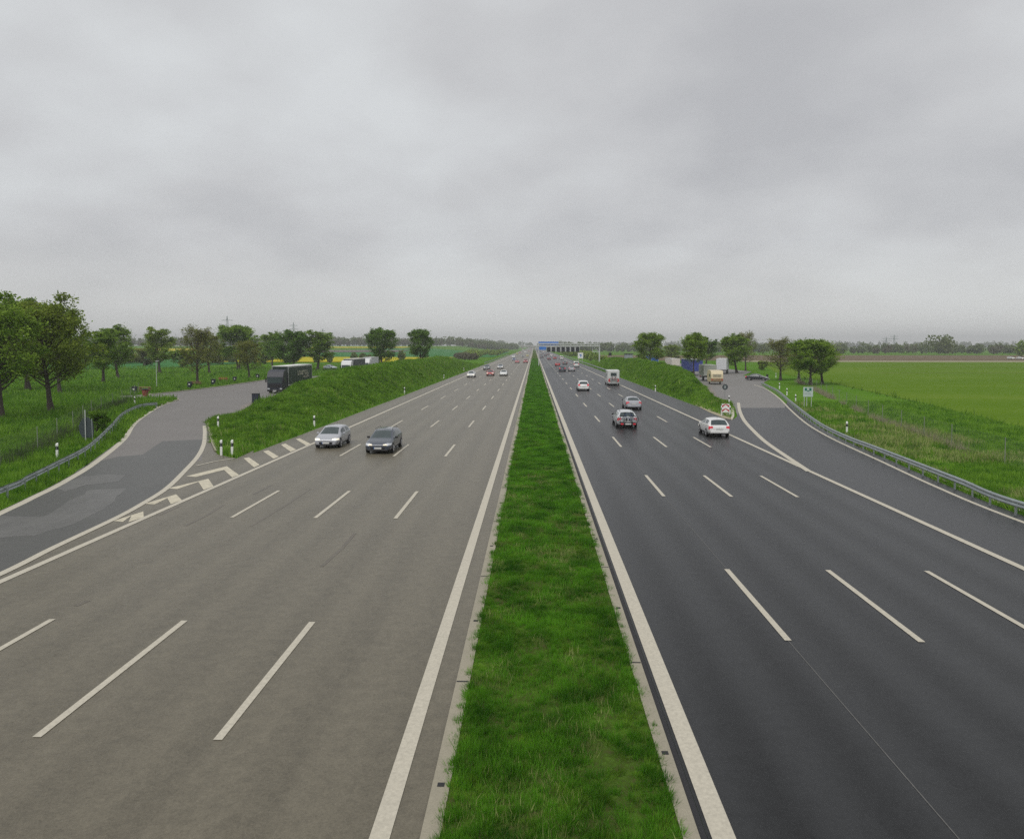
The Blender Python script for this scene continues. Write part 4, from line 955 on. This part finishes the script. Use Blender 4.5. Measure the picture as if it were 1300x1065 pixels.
lorry(40.1, 185, 0, (.1, .1, .3), (.035, .055, .26), 'blue curtain trailer seen from behind, nearest of the blue ones', 13.5, 4.0, cabon=False, roofc=(.6, .62, .66), name='trailer', cat='trailer', frame=(.12, .14, .3))
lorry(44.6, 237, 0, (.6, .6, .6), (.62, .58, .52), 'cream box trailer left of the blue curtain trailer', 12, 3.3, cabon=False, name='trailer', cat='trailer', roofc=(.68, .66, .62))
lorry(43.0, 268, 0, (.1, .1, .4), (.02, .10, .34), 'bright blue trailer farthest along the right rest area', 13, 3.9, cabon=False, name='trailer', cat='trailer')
lorry(PD(916, 196), 196, R(-18), (.5, .5, .5), (.60, .61, .62), 'white box trailer with grey side beside the full green tree', 10, 4.0, cabon=False, name='trailer', cat='trailer', roofc=(.7, .7, .68))
# grey horse-box style van body and beige caravan
lorry(PD(898, 160), 157, R(-3), (.3, .3, .3), (.34, .36, .31), 'grey green box body parked in front of the beige caravan', 6.5, 3.35, cabon=False, name='box_trailer', cat='trailer', roofc=(.45, .46, .42))
r = empty('caravan', (PD(910, 144), 143.5, .03), R(-4))
prof = [(0, .75), (-.18, 1.2), (-.10, 2.0), (.25, 2.55), (.9, 2.66), (4.0, 2.66), (4.5, 2.4), (4.75, 1.7), (4.6, .8), (3.9, .45), (.5, .45)]
b = MB(); n = len(prof); V = [(s * 1.12, p[0], p[1]) for s in (-1, 1) for p in prof]
b.add(V, [tuple(range(n - 1, -1, -1)), tuple(range(n, 2 * n))] + [(i, (i + 1) % n, n + (i + 1) % n, n + i) for i in range(n)])
b.build('body', mat('cream_shell', (.68, .58, .38), .45), r)
MB().box(-.75, .75, -.20, -.14, 1.45, 1.95).build('rear_window', mat('caravan_window', (.36, .33, .24), .25), r)
MB().box(-1.13, 1.13, -.19, -.10, 1.02, 1.12).build('trim_band', M['wood'], r); MB().box(-1.13, 1.13, -.12, .05, .72, .86).build('bumper', M['wood'], r)
for s in (-1, 1):
    MB().box(s * .95 - .1, s * .95 + .1, -.17, -.11, .88, 1.0).build('taillight', M['tail'], r)
    MB().disc((s * 1.0, 2.4, .34), 0, .34, .2, 18).build('wheel', M['rubber'], r); MB().box(s * 1.125 - .004, s * 1.125 + .004, 1.0, 2.2, 1.4, 1.95).build('side_window', M['glass'], r)
MB().tube([(0, 4.5, .5), (0, 6.0, .5)], .05, 6).build('drawbar', M['black'], r)
tag(r, 'beige caravan seen from behind on the right rest area', 'caravan')

# ------------------------------------------------------------------ road furniture
def guardrail(name, pts, label, zb=0.0, post_dx=.12, step=2.0, maxpost=98):
    sp = smooth_pts([Vector((p[0], p[1])) for p in pts], 10); r = empty(name, (sp[0].x, sp[0].y, zb)); o = sp[0].copy()
    prof = [(0, .75), (.035, .72), (.06, .68), (.06, .65), (.0, .60), (.0, .57), (.06, .52), (.06, .49), (.035, .45), (0, .43)]
    V = []; F = []; n = len(prof)
    for i, p in enumerate(sp):
        t = (sp[min(i + 1, len(sp) - 1)] - sp[max(i - 1, 0)]).normalized(); q = Vector((-t.y, t.x))
        for a, z in prof: V.append((p.x - o.x + q.x * a, p.y - o.y + q.y * a, z))
    for i in range(len(sp) - 1):
        for k in range(n - 1): F.append((i * n + k, i * n + k + 1, (i + 1) * n + k + 1, (i + 1) * n + k))
    link('beam', fast_mesh('beam', V, F, True), M['steel'], r)
    pm = MB().box(-.05, .05, -.03, .03, -.1, .72); pme = bpy.data.meshes.new('post'); pme.from_pydata(pm.v, [], pm.f); pme.materials.append(M['steel'])
    acc = 0; last = sp[0]; cnt = 0; nxt = 1.0
    for i in range(1, len(sp)):
        seg = (sp[i] - last).length
        while acc + seg >= nxt and cnt < maxpost:
            p = last.lerp(sp[i], (nxt - acc) / seg); t = (sp[i] - last).normalized(); c = link('post', pme, None, r)
            c.location = (p.x - o.x + t.y * post_dx * .6, p.y - o.y - t.x * post_dx * .6, 0); c.rotation_euler = (0, 0, math.atan2(t.y, t.x)); cnt += 1; nxt += step
        acc += seg; last = sp[i]
    return tag(r, label, 'guardrail', 'steel guardrails')
def R75(px, py): return P(px, py, .72)
guardrail('guardrail', [(-22.0, 8), (-23.0, 20)] + [R75(*q) for q in ((0, 619), (38, 602), (73, 585), (112.7, 564), (141, 538.7), (155, 524), (169, 516.5), (182, 512.5), (200, 510.8))], 'curved steel guardrail along the left slip road')
guardrail('guardrail', ([R75(*q) for q in ((966, 484.5), (975, 489), (987.7, 495.4), (1003, 508), (1026, 526), (1049, 541), (1080, 555), (1106, 564.5), (1162.7, 586), (1219, 607.5), (1300, 638))] + [(22.6, 22), (22.3, 6)])[::-1], 'long steel guardrail along the right slip road')
guardrail('guardrail', [(20.4, 195), (20.4, 250), (20.6, 330), (21, 420), (21, 520)], 'distant steel guardrail below the gantry on the right shoulder', step=4)
guardrail('guardrail', [(-20.0, 300), (-20.0, 400), (-20.2, 600)], 'distant steel guardrail on the left shoulder past the embankment', step=4)

def fence(name, pts, label, H=1.7, step=3.0):
    sp = [Vector((p[0], p[1])) for p in pts]; o = sp[0]; r = empty(name, (o.x, o.y, 0))
    dense = []; 
    for i in range(len(sp) - 1):
        n = max(1, int((sp[i + 1] - sp[i]).length / step)); dense += [sp[i].lerp(sp[i + 1], k / n) for k in range(n)]
    dense.append(sp[-1])
    pm = MB().box(-.022, .022, -.022, .022, -.1, H + .05); pme = bpy.data.meshes.new('post'); pme.from_pydata(pm.v, [], pm.f); pme.materials.append(M['fence'])
    for i, p in enumerate(dense):
        if i % 2 == 0 and i < 190: c = link('post', pme, None, r); c.location = (p.x - o.x, p.y - o.y, 0)
    wr = MB(); t_ = .005
    for a, b in zip(dense[:-1], dense[1:]):
        A = a - o; B = b - o; d = (B - A)
        for z in np.linspace(.08, H, 12):
            wr.add([(A.x, A.y, z - t_), (B.x, B.y, z - t_), (B.x, B.y, z + t_), (A.x, A.y, z + t_)], [(0, 1, 2, 3)])
        nn = max(2, int(d.length / .3)); dn = d.normalized() * t_
        for k in range(nn):
            c = A + d * (k / nn); wr.add([(c.x - dn.x, c.y - dn.y, .05), (c.x + dn.x, c.y + dn.y, .05), (c.x + dn.x, c.y + dn.y, H), (c.x - dn.x, c.y - dn.y, H)], [(0, 1, 2, 3)])
    wr.build('wire_mesh', M['fence'], r); return tag(r, label, 'fence', 'wire fences')
fence('wire_fence', [P(*q) for q in ((-70, 615), (0, 592), (48, 572.5), (93, 547), (121, 526), (166, 508), (176, 500))], 'wire mesh fence between the left slip road and the meadow')
fence('wire_fence', [P(*q) for q in ((1012, 484.6), (1033.8, 495), (1080, 518.5), (1120, 537), (1207.8, 568.8), (1275.4, 591), (1340, 614))], 'wire mesh fence between the right slip road and the field')
# brownish reeds along the fence foot
xs = []; 
for a, b in zip(((1012, 484.6), (1033.8, 495), (1080, 518.5), (1120, 537), (1207.8, 568.8)), ((1033.8, 495), (1080, 518.5), (1120, 537), (1207.8, 568.8), (1275.4, 591))):
    A, B = np.array(P(*a)), np.array(P(*b)); n = int(np.linalg.norm(B - A) * 50); t = RNG.random((n, 1)); xs.append(A + (B - A) * t + RNG.normal(0, .25, (n, 2)))
q = np.concatenate(xs); k = vn(q[:, 0], q[:, 1], 5) > .35; q = q[k]
tag(blades('fence_weeds', q[:, 0], q[:, 1], RNG.uniform(.3, .9, len(q)), np.full(len(q), .035), mat('dead_stems', (.27, .24, .16), .9, var=.3), .4), kind='stuff')
xs = []
for a, b in zip(((0, 592), (48, 572.5), (93, 547), (121, 526)), ((48, 572.5), (93, 547), (121, 526), (166, 508))):
    A, B = np.array(P(*a)), np.array(P(*b)); n = int(np.linalg.norm(B - A) * 60); t = RNG.random((n, 1)); xs.append(A + (B - A) * t + RNG.normal(0, .5, (n, 2)))
q = np.concatenate(xs)
tag(blades('fence_weeds', q[:, 0], q[:, 1], RNG.uniform(.3, .9, len(q)), np.full(len(q), .05), leafmat('weed_green', (.05, .08, .03), (.12, .15, .07)), .4), kind='stuff')

DL = None
def delineator(x, y, label, rz=0, group='white roadside marker posts', z=None):
    global DL
    if DL is None:
        DL = empty('marker_post')
        p = [(-.06, -.02), (.06, -.02), (.05, .05), (0, .07), (-.05, .05)]
        b = MB(); n = 5; V = [(x_, y_, z_) for z_, s in ((-.1, 1), (.62, 1)) for x_, y_ in p]; b.add(V, [tuple(range(4, -1, -1)), tuple(range(5, 10))] + [(i, (i + 1) % n, n + (i + 1) % n, n + i) for i in range(n)]); b.build('post', M['white'], DL)
        p2 = [(a * 1.05, c * 1.05) for a, c in p]; b = MB().prism(p2, .62, .86); b.build('black_band', M['black'], DL)
        b = MB().prism(p, .86, 1.0); b.add([(-.06, -.02, 1.0), (.06, -.02, 1.0), (.05, .05, 1.05), (0, .07, 1.07), (-.05, .05, 1.05)], [(0, 1, 2, 3, 4)]); b.build('cap', M['white'], DL)
        MB().box(-.012, .012, -.03, -.022, .66, .82).build('reflector', M['steel'], DL); r = DL
    else: r = copy_tree(DL)
    r.location = (x, y, float(height(x, y)) if z is None else z); r.rotation_euler = (0, 0, rz); r.scale = (1.25, 1.25, 1.0)
    return tag(r, label, 'marker post', group)
for px, py, lb in ((277, 543.4, 'white marker post behind the pair at the left gore'), (281, 578.4, 'left one of the pair of marker posts at the left gore'), (294.8, 578.4, 'right one of the pair of marker posts at the left gore'),
                   (399, 542.5, 'marker post on the left embankment above the silver car'), (513.6, 500.5, 'marker post at the toe of the left embankment, middle of its slope'), (563.6, 482, 'marker post at the left embankment left of the white car'), (589, 471.5, 'farthest marker post along the left embankment'),
                   (72.7, 583, 'marker post behind the left guardrail, near the road sign back'), (171, 514, 'marker post near the end of the left guardrail'),
                   (832, 497.5, 'marker post at the toe of the right embankment'), (925.5, 512.7, 'marker post above the red chevron sign'), (916, 528, 'marker post left of the red chevron sign'), (926.5, 527.7, 'marker post right of the red chevron sign'),
                   (985, 479.5, 'marker post beside the thin bare tree'), (989.5, 494, 'marker post behind the guardrail, left of two close ones'), (999, 502, 'marker post behind the guardrail, right of two close ones'), (1010, 511, 'marker post just left of the green and white sign'), (1075, 551, 'marker post behind the right guardrail, nearest one')):
    x, y = P(px, py); delineator(x, y, lb, 0, z=.0 if abs(x) > 20 and y < 95 else None)

# green and white information sign, right slip road
x, y = P(1025.5, 518.5); r = empty('information_sign', (x, y, 0))
z0 = CAM_H - (503 - HOR) * y / FPX; z1 = CAM_H - (490.8 - HOR) * y / FPX
for s in (-.42, -.12, .42): MB().tube([(s, .05, -.1), (s, .05, z0 + .2)], .035, 6).build('post', M['steel_w'], r)
MB().box(-.57, .57, -.02, .02, z0, z1, .0).build('panel', mat('sign_pale', (.48, .56, .53), .5), r)
zt = z1 - .12
g = MB(); g.box(-.40, -.15, -.03, -.022, zt - .32, zt); g.box(.13, .38, -.03, -.022, zt - .32, zt); g.box(-.15, .13, -.029, -.022, zt - .40, zt - .30); g.build('pictogram', M['green'], r)
g = MB()
for zz in (zt - .56, zt - .72): 
    for k in range(6): g.box(-.36 + k * .12, -.28 + k * .12, -.026, -.022, zz - .05, zz + .03)
g.build('lettering', mat('faded_lettering', (.33, .42, .40), .6), r)
tag(r, 'small pale sign with dark green symbols on three thin posts', 'road sign')
# chevron marker on the right gore
x, y = P(921, 528.5); r = empty('chevron_sign', (x, y, 0)); r.scale = (1.0, 1, 1.0)
MB().box(-.40, .40, -.015, .015, .42, 1.32).build('panel', M['white'], r)
g = MB()
for z0_, w_ in ((.55, .26), (1.02, .26)):
    g.add([(-.38, -.022, z0_ - .10), (0, -.022, z0_ + .22), (.38, -.022, z0_ - .10), (.38, -.022, z0_ - .10 + w_ * .85), (0, -.022, z0_ + .22 + w_ * .3), (-.38, -.022, z0_ - .10 + w_ * .85)], [(0, 1, 4, 5), (1, 2, 3, 4)])
g.build('red_chevrons', M['red'], r)
for s in (-.25, .25): MB().tube([(s, .03, -.1), (s, .03, .6)], .03, 6).build('post', M['steel'], r)
tag(r, 'small red and white chevron marker sign at the right gore', 'road sign')
# back of a road sign on the left verge
x, y = P(109, 563); r = empty('road_sign', (x, y, 0))
MB().tube([(0, 0, -.1), (0, 0, 2.55)], .04, 6).build('post', M['steel_w'], r); MB().tube([(.55, .0, -.1), (.5, 0, 1.9)], .03, 6).build('brace', M['steel'], r)
MB().add([(a, .05, b) for a, b in ((-.28, .45), (.50, .42), (.62, .9), (.56, 1.6), (.2, 2.0), (-.25, 1.9), (-.55, 1.35), (-.50, .85))] + [(a, .08, b) for a, b in ((-.28, .45), (.50, .42), (.62, .9), (.56, 1.6), (.2, 2.0), (-.25, 1.9), (-.55, 1.35), (-.50, .85))],
         [tuple(range(8)), tuple(range(15, 7, -1))] + [(i, (i + 1) % 8, 8 + (i + 1) % 8, 8 + i) for i in range(8)]).build('panel', M['signback'], r)
tag(r, 'grey back of a road sign on a thin post behind the left guardrail', 'road sign')
# round sign back on the right parking, small square sign back
x, y = P(920.3, 505); r = empty('round_sign', (x, y, 0)); zc = CAM_H - (491 - HOR) * y / FPX
MB().tube([(0, .03, -.1), (0, .03, zc + .3)], .03, 6).build('post', M['steel'], r); MB().disc((0, 0, zc), 1, .40, .03, 24).build('plate', M['signback'], r); MB().box(-.12, .12, -.03, -.018, zc - .2, zc + .2).build('bracket', M['steel'], r)
tag(r, 'round grey sign back standing on the right parking area', 'road sign')
x, y = PD(774.6, 250), 250; r = empty('square_sign', (x, y, float(height(x, y)))); MB().tube([(0, .05, -.2), (0, .05, 1.6)], .05, 6).build('post', M['steel'], r); MB().box(-.5, .5, 0, .04, .9, 1.9).build('panel', M['black'], r)
tag(r, 'small black square sign on the grass right of the gantry leg', 'road sign')
# blue and white board under the gantry
D = 318; x = PD(737, D); r = empty('service_sign', (x, D, 0))
for s in (-.8, .8): MB().tube([(s, .08, -.1), (s, .08, 4.2)], .06, 6).build('post', M['steel_w'], r)
MB().box(-1.15, 1.15, -.03, .03, 2.0, 4.5).build('panel', M['white'], r)
g = MB(); g.box(-.12, .12, -.05, -.035, 2.5, 3.5); g.box(-.45, .45, -.05, -.035, 3.35, 3.75); g.box(.2, .45, -.051, -.036, 2.9, 3.4); g.build('symbol', M['blue'], r)
tag(r, 'white square board with a blue symbol right of the white vans', 'road sign')
# white pole sign by the left parking trees
# gantry
D = 272; r = empty('sign_gantry', (0, D, 0)); xa, xb = PD(684, D), PD(761, D); zb_, zt_ = 7.35, 8.05
MB().box(xb - .22, xb + .22, -.3, .3, -.1, zt_, .03).build('leg', M['steel_w'], r)
MB().box(xa - .16, xa + .16, -.2, .2, -.1, zt_ + .25, .03).build('leg', M['steel_w'], r)
t = MB()
for yy in (-.45, .45):
    for z in (zb_, zt_): t.box(xa, xb, yy - .09, yy + .09, z - .17, z + .17)
    n = 18
    for k in range(n):
        a = xa + (xb - xa) * k / n; b_ = xa + (xb - xa) * (k + 1) / n
        t.tube([(a, yy, zb_ if k % 2 else zt_), (b_, yy, zt_ if k % 2 else zb_)], .05, 4)
t.build('truss', M['steel_w'], r)
br = MB(); xm = PD(752, D)
br.tube([(xb, 0, 5.2), (xm, 0, 7.2)], .09, 4); br.tube([(xm, 0, 5.1), (xm, 0, 7.4)], .10, 4); br.tube([(xm, 0, 5.15), (xb, 0, 5.15)], .09, 4); br.build('corner_brace', M['steel_w'], r)
MB().box(xa - .1, PD(709, D), .56, .66, 7.3, 8.9).build('blue_sign', M['blue'], r)
MB().box(xa + .1, PD(693.5, D), -.64, -.52, 5.9, 7.1).build('blue_sign', M['blue'], r)
MB().box(xa - .1, PD(709, D), .52, .555, 8.3, 8.36).build('sign_border', M['white'], r)
for k in range(7):
    xc = PD(696.5 + 6.1 * k, D); b = MB().box(xc - .60, xc + .60, -.75, -.45, 5.15, 6.95, .04).build('display', M['panel'], r)
MB().box(PD(694, D), PD(736, D), -.44, -.40, 5.3, 7.0).build('display_frame', M['steel_w'], r)
tag(r, 'pale steel sign gantry with blue signs and seven dark displays across the right carriageway', 'gantry')
# overpass at the vanishing point
r = empty('overpass', (0, 1500, 0)); MB().box(-60, 55, -5, 5, 5.4, 7.2).build('deck', mat('bridge_concrete', (.38, .36, .33), .8), r); MB().box(-1, 1.6, -4, 4, 0, 5.4).build('pier', M['kerb'], r)
for s in (-1, 1): MB().box(s * 24 - 1, s * 24 + 1, -4, 4, 0, 5.4).build('pier', M['kerb'], r)
MB().box(-60, 55, -5.1, -4.9, 7.2, 8.2).build('railing', M['steel_w'], r)
tag(r, 'low concrete road bridge crossing both carriageways at the horizon', 'bridge')
# pylons
def pylon(px, D, top, arm, label):
    x = PD(px, D); z0 = float(gz(x, D)); H = CAM_H + (HOR - top) * D / FPX - z0; r = empty('pylon', (x, D, z0)); b = MB(); t = .0006 * D * .30
    wb = H * .09
    def wz(z): return wb * (1 - z / H) + .25
    for sx in (-1, 1):
        for sy in (-1, 1): b.tube([(sx * wb, sy * wb, 0), (sx * wz(H * .6), sy * wz(H * .6), H * .6), (sx * .2, sy * .2, H)], t, 4)
    zz = np.linspace(0, H * .95, 9)
    for z, z2 in zip(zz[:-1], zz[1:]):
        for sy in (-1, 1): b.tube([(-wz(z), sy * wz(z), z), (wz(z2), sy * wz(z2), z2)], t * .6, 3); b.tube([(wz(z), sy * wz(z), z), (-wz(z2), sy * wz(z2), z2)], t * .6, 3)
    b.build('tower', M['steel'], r)
    for z, a in ((H * .86, arm * .8), (H * .70, arm)):
        MB().tube([(-a, 0, z), (0, 0, z + H * .035), (a, 0, z)], t, 4).tube([(-a, 0, z), (a, 0, z)], t, 4).build('crossarm', M['steel'], r)
    return tag(r, label, 'pylon', 'electricity pylons on the horizon')
pylon(289, 900, 401, 9, 'tallest lattice pylon above the trees on the left')
pylon(373, 1300, 409, 9, 'second pylon above the dense dark tree')
pylon(410, 1800, 417, 9, 'faintest small pylon right of the second one')
pylon(1125, 1500, 428, 11, 'left of the two pylons above the right wood'); pylon(1135, 1700, 425, 11, 'right of the two pylons above the right wood')
# bins, tables, lamp post
def bin_(px, py, h, w_, m, lidm, label, name='litter_bin', spot=True):
    x, y = P(px, py); r = empty(name, (x, y, .02), random.uniform(-.3, .3)); b = MB(); n = 12
    V = [(w_ * f * math.cos(2 * math.pi * k / n), w_ * f * math.sin(2 * math.pi * k / n), z) for z, f in ((0, .42), (h * .85, .5)) for k in range(n)]
    b.add(V, [tuple(range(n - 1, -1, -1)), tuple(range(n, 2 * n))] + [(i, (i + 1) % n, n + (i + 1) % n, n + i) for i in range(n)]); b.build('body', m, r)
    MB().disc((0, 0, h * .92), 2, w_ * .53, h * .15, 12, w_ * .4).build('lid', lidm, r)
    if spot: MB().disc((.12, -w_ * .5, h * .62), 1, .13, .04, 12).build('label_plate', M['white'], r)
    return tag(r, label, 'litter bin', 'litter bins of the left rest area')
for px, py, m, lb in ((241, 493, 'darkbin', 'dark litter bin left of the almost bare brown tree'), (271, 489, 'darkbin', 'dark litter bin right of the almost bare brown tree'), (298, 485.5, 'darkbin', 'dark green litter bin right of the orange picnic table'), (327, 481.5, 'darkbin', 'litter bin left of the black lorry'), (171, 500, 'darkbin', 'dark litter bin near the end of the left guardrail')):
    bin_(px, py, 1.15, .8, M[m], M['black'], lb)
bin_(184.5, 503.5, 1.15, .9, M['redbin'], M['black'], 'brick red litter bin under the wooden picnic table top', spot=False)
bin_(920, 486, .1, .1, M['black'], M['black'], 'x') if False else None
bin_(974, 480.5, .9, .5, M['black'], M['black'], 'small black bin right of the parked dark blue car', spot=False)['group'] = 'litter bins'
x, y = P(325, 511.8); r = empty('waste_container', (x, y, .02), .1); MB().box(-.42, .42, -.4, .4, .08, 1.18, .05).build('body', M['darkbin'], r); MB().box(-.45, .45, -.43, .43, 1.18, 1.26, .03).build('lid', M['black'], r)
for s in (-1, 1): MB().disc((s * .4, .35, .09), 0, .09, .05, 10).build('wheel', M['rubber'], r)
tag(r, 'large dark blue waste container at the near end of the left embankment', 'waste bin')
def table(px, py, c, label):
    x, y = P(px, py); r = empty('picnic_table', (x, y, .02), .2)
    MB().box(-.9, .9, -.4, .4, .70, .76).build('tabletop', c, r)
    for s in (-1, 1): MB().box(-.9, .9, s * .72 - .14, s * .72 + .14, .42, .47).build('bench', c, r); MB().box(s * .65 - .05, s * .65 + .05, -.75, .75, .30, .41).build('trestle', M['wood'], r); MB().box(s * .65 - .06, s * .65 + .06, -.3, .3, -.05, .7).build('leg', M['wood'], r)
    return tag(r, label, 'picnic table', 'picnic tables')
table(184, 497.5, M['wood'], 'brown picnic table behind the brick red litter bin'); table(283.5, 484, mat('orange_wood', (.42, .13, .05), .7), 'orange picnic table between two litter bins'); table(249, 489.5, M['wood'], 'brown picnic table beside the almost bare tree')
x, y = P(199, 492); r = empty('lamp_post', (x, y, 0)); MB().tube([(0, 0, 0), (0, 0, 4.6)], [.07, .04], 8).build('pole', M['steel_w'], r); MB().box(-.12, .5, -.12, .12, 4.6, 4.72, .03).build('lamp_head', M['steel_w'], r); tag(r, 'thin pale lamp post behind the left rest area kerb', 'lamp post')
x, y = PD(798, 212), 212; r = empty('shelter', (x, y, float(height(x, y)) - .2)); MB().box(-1.1, 1.1, -.6, .6, 0, 1.5).build('wall', mat('shelter_wall', (.34, .37, .41), .7), r); MB().box(-1.35, 1.35, -.8, .8, 1.5, 1.62).build('roof', M['signback'], r); tag(r, 'low grey cabin with dark flat roof on the right embankment', 'cabin')

# ------------------------------------------------------------------ haze
hm_ = bpy.data.materials.new('haze'); hm_.use_nodes = True; nt = hm_.node_tree
for n in list(nt.nodes): nt.nodes.remove(n)
o_ = nt.nodes.new('ShaderNodeOutputMaterial'); v_ = nt.nodes.new('ShaderNodeVolumePrincipled'); v_.inputs['Color'].default_value = (.90, .92, .93, 1); v_.inputs['Density'].default_value = .00030; v_.inputs['Anisotropy'].default_value = 0.0
nt.links.new(v_.outputs[0], o_.inputs['Volume'])
hz = MB().box(-5100, 5100, -260, 5300, -1.2, 75).build('haze', hm_); tag(hz, kind='stuff')
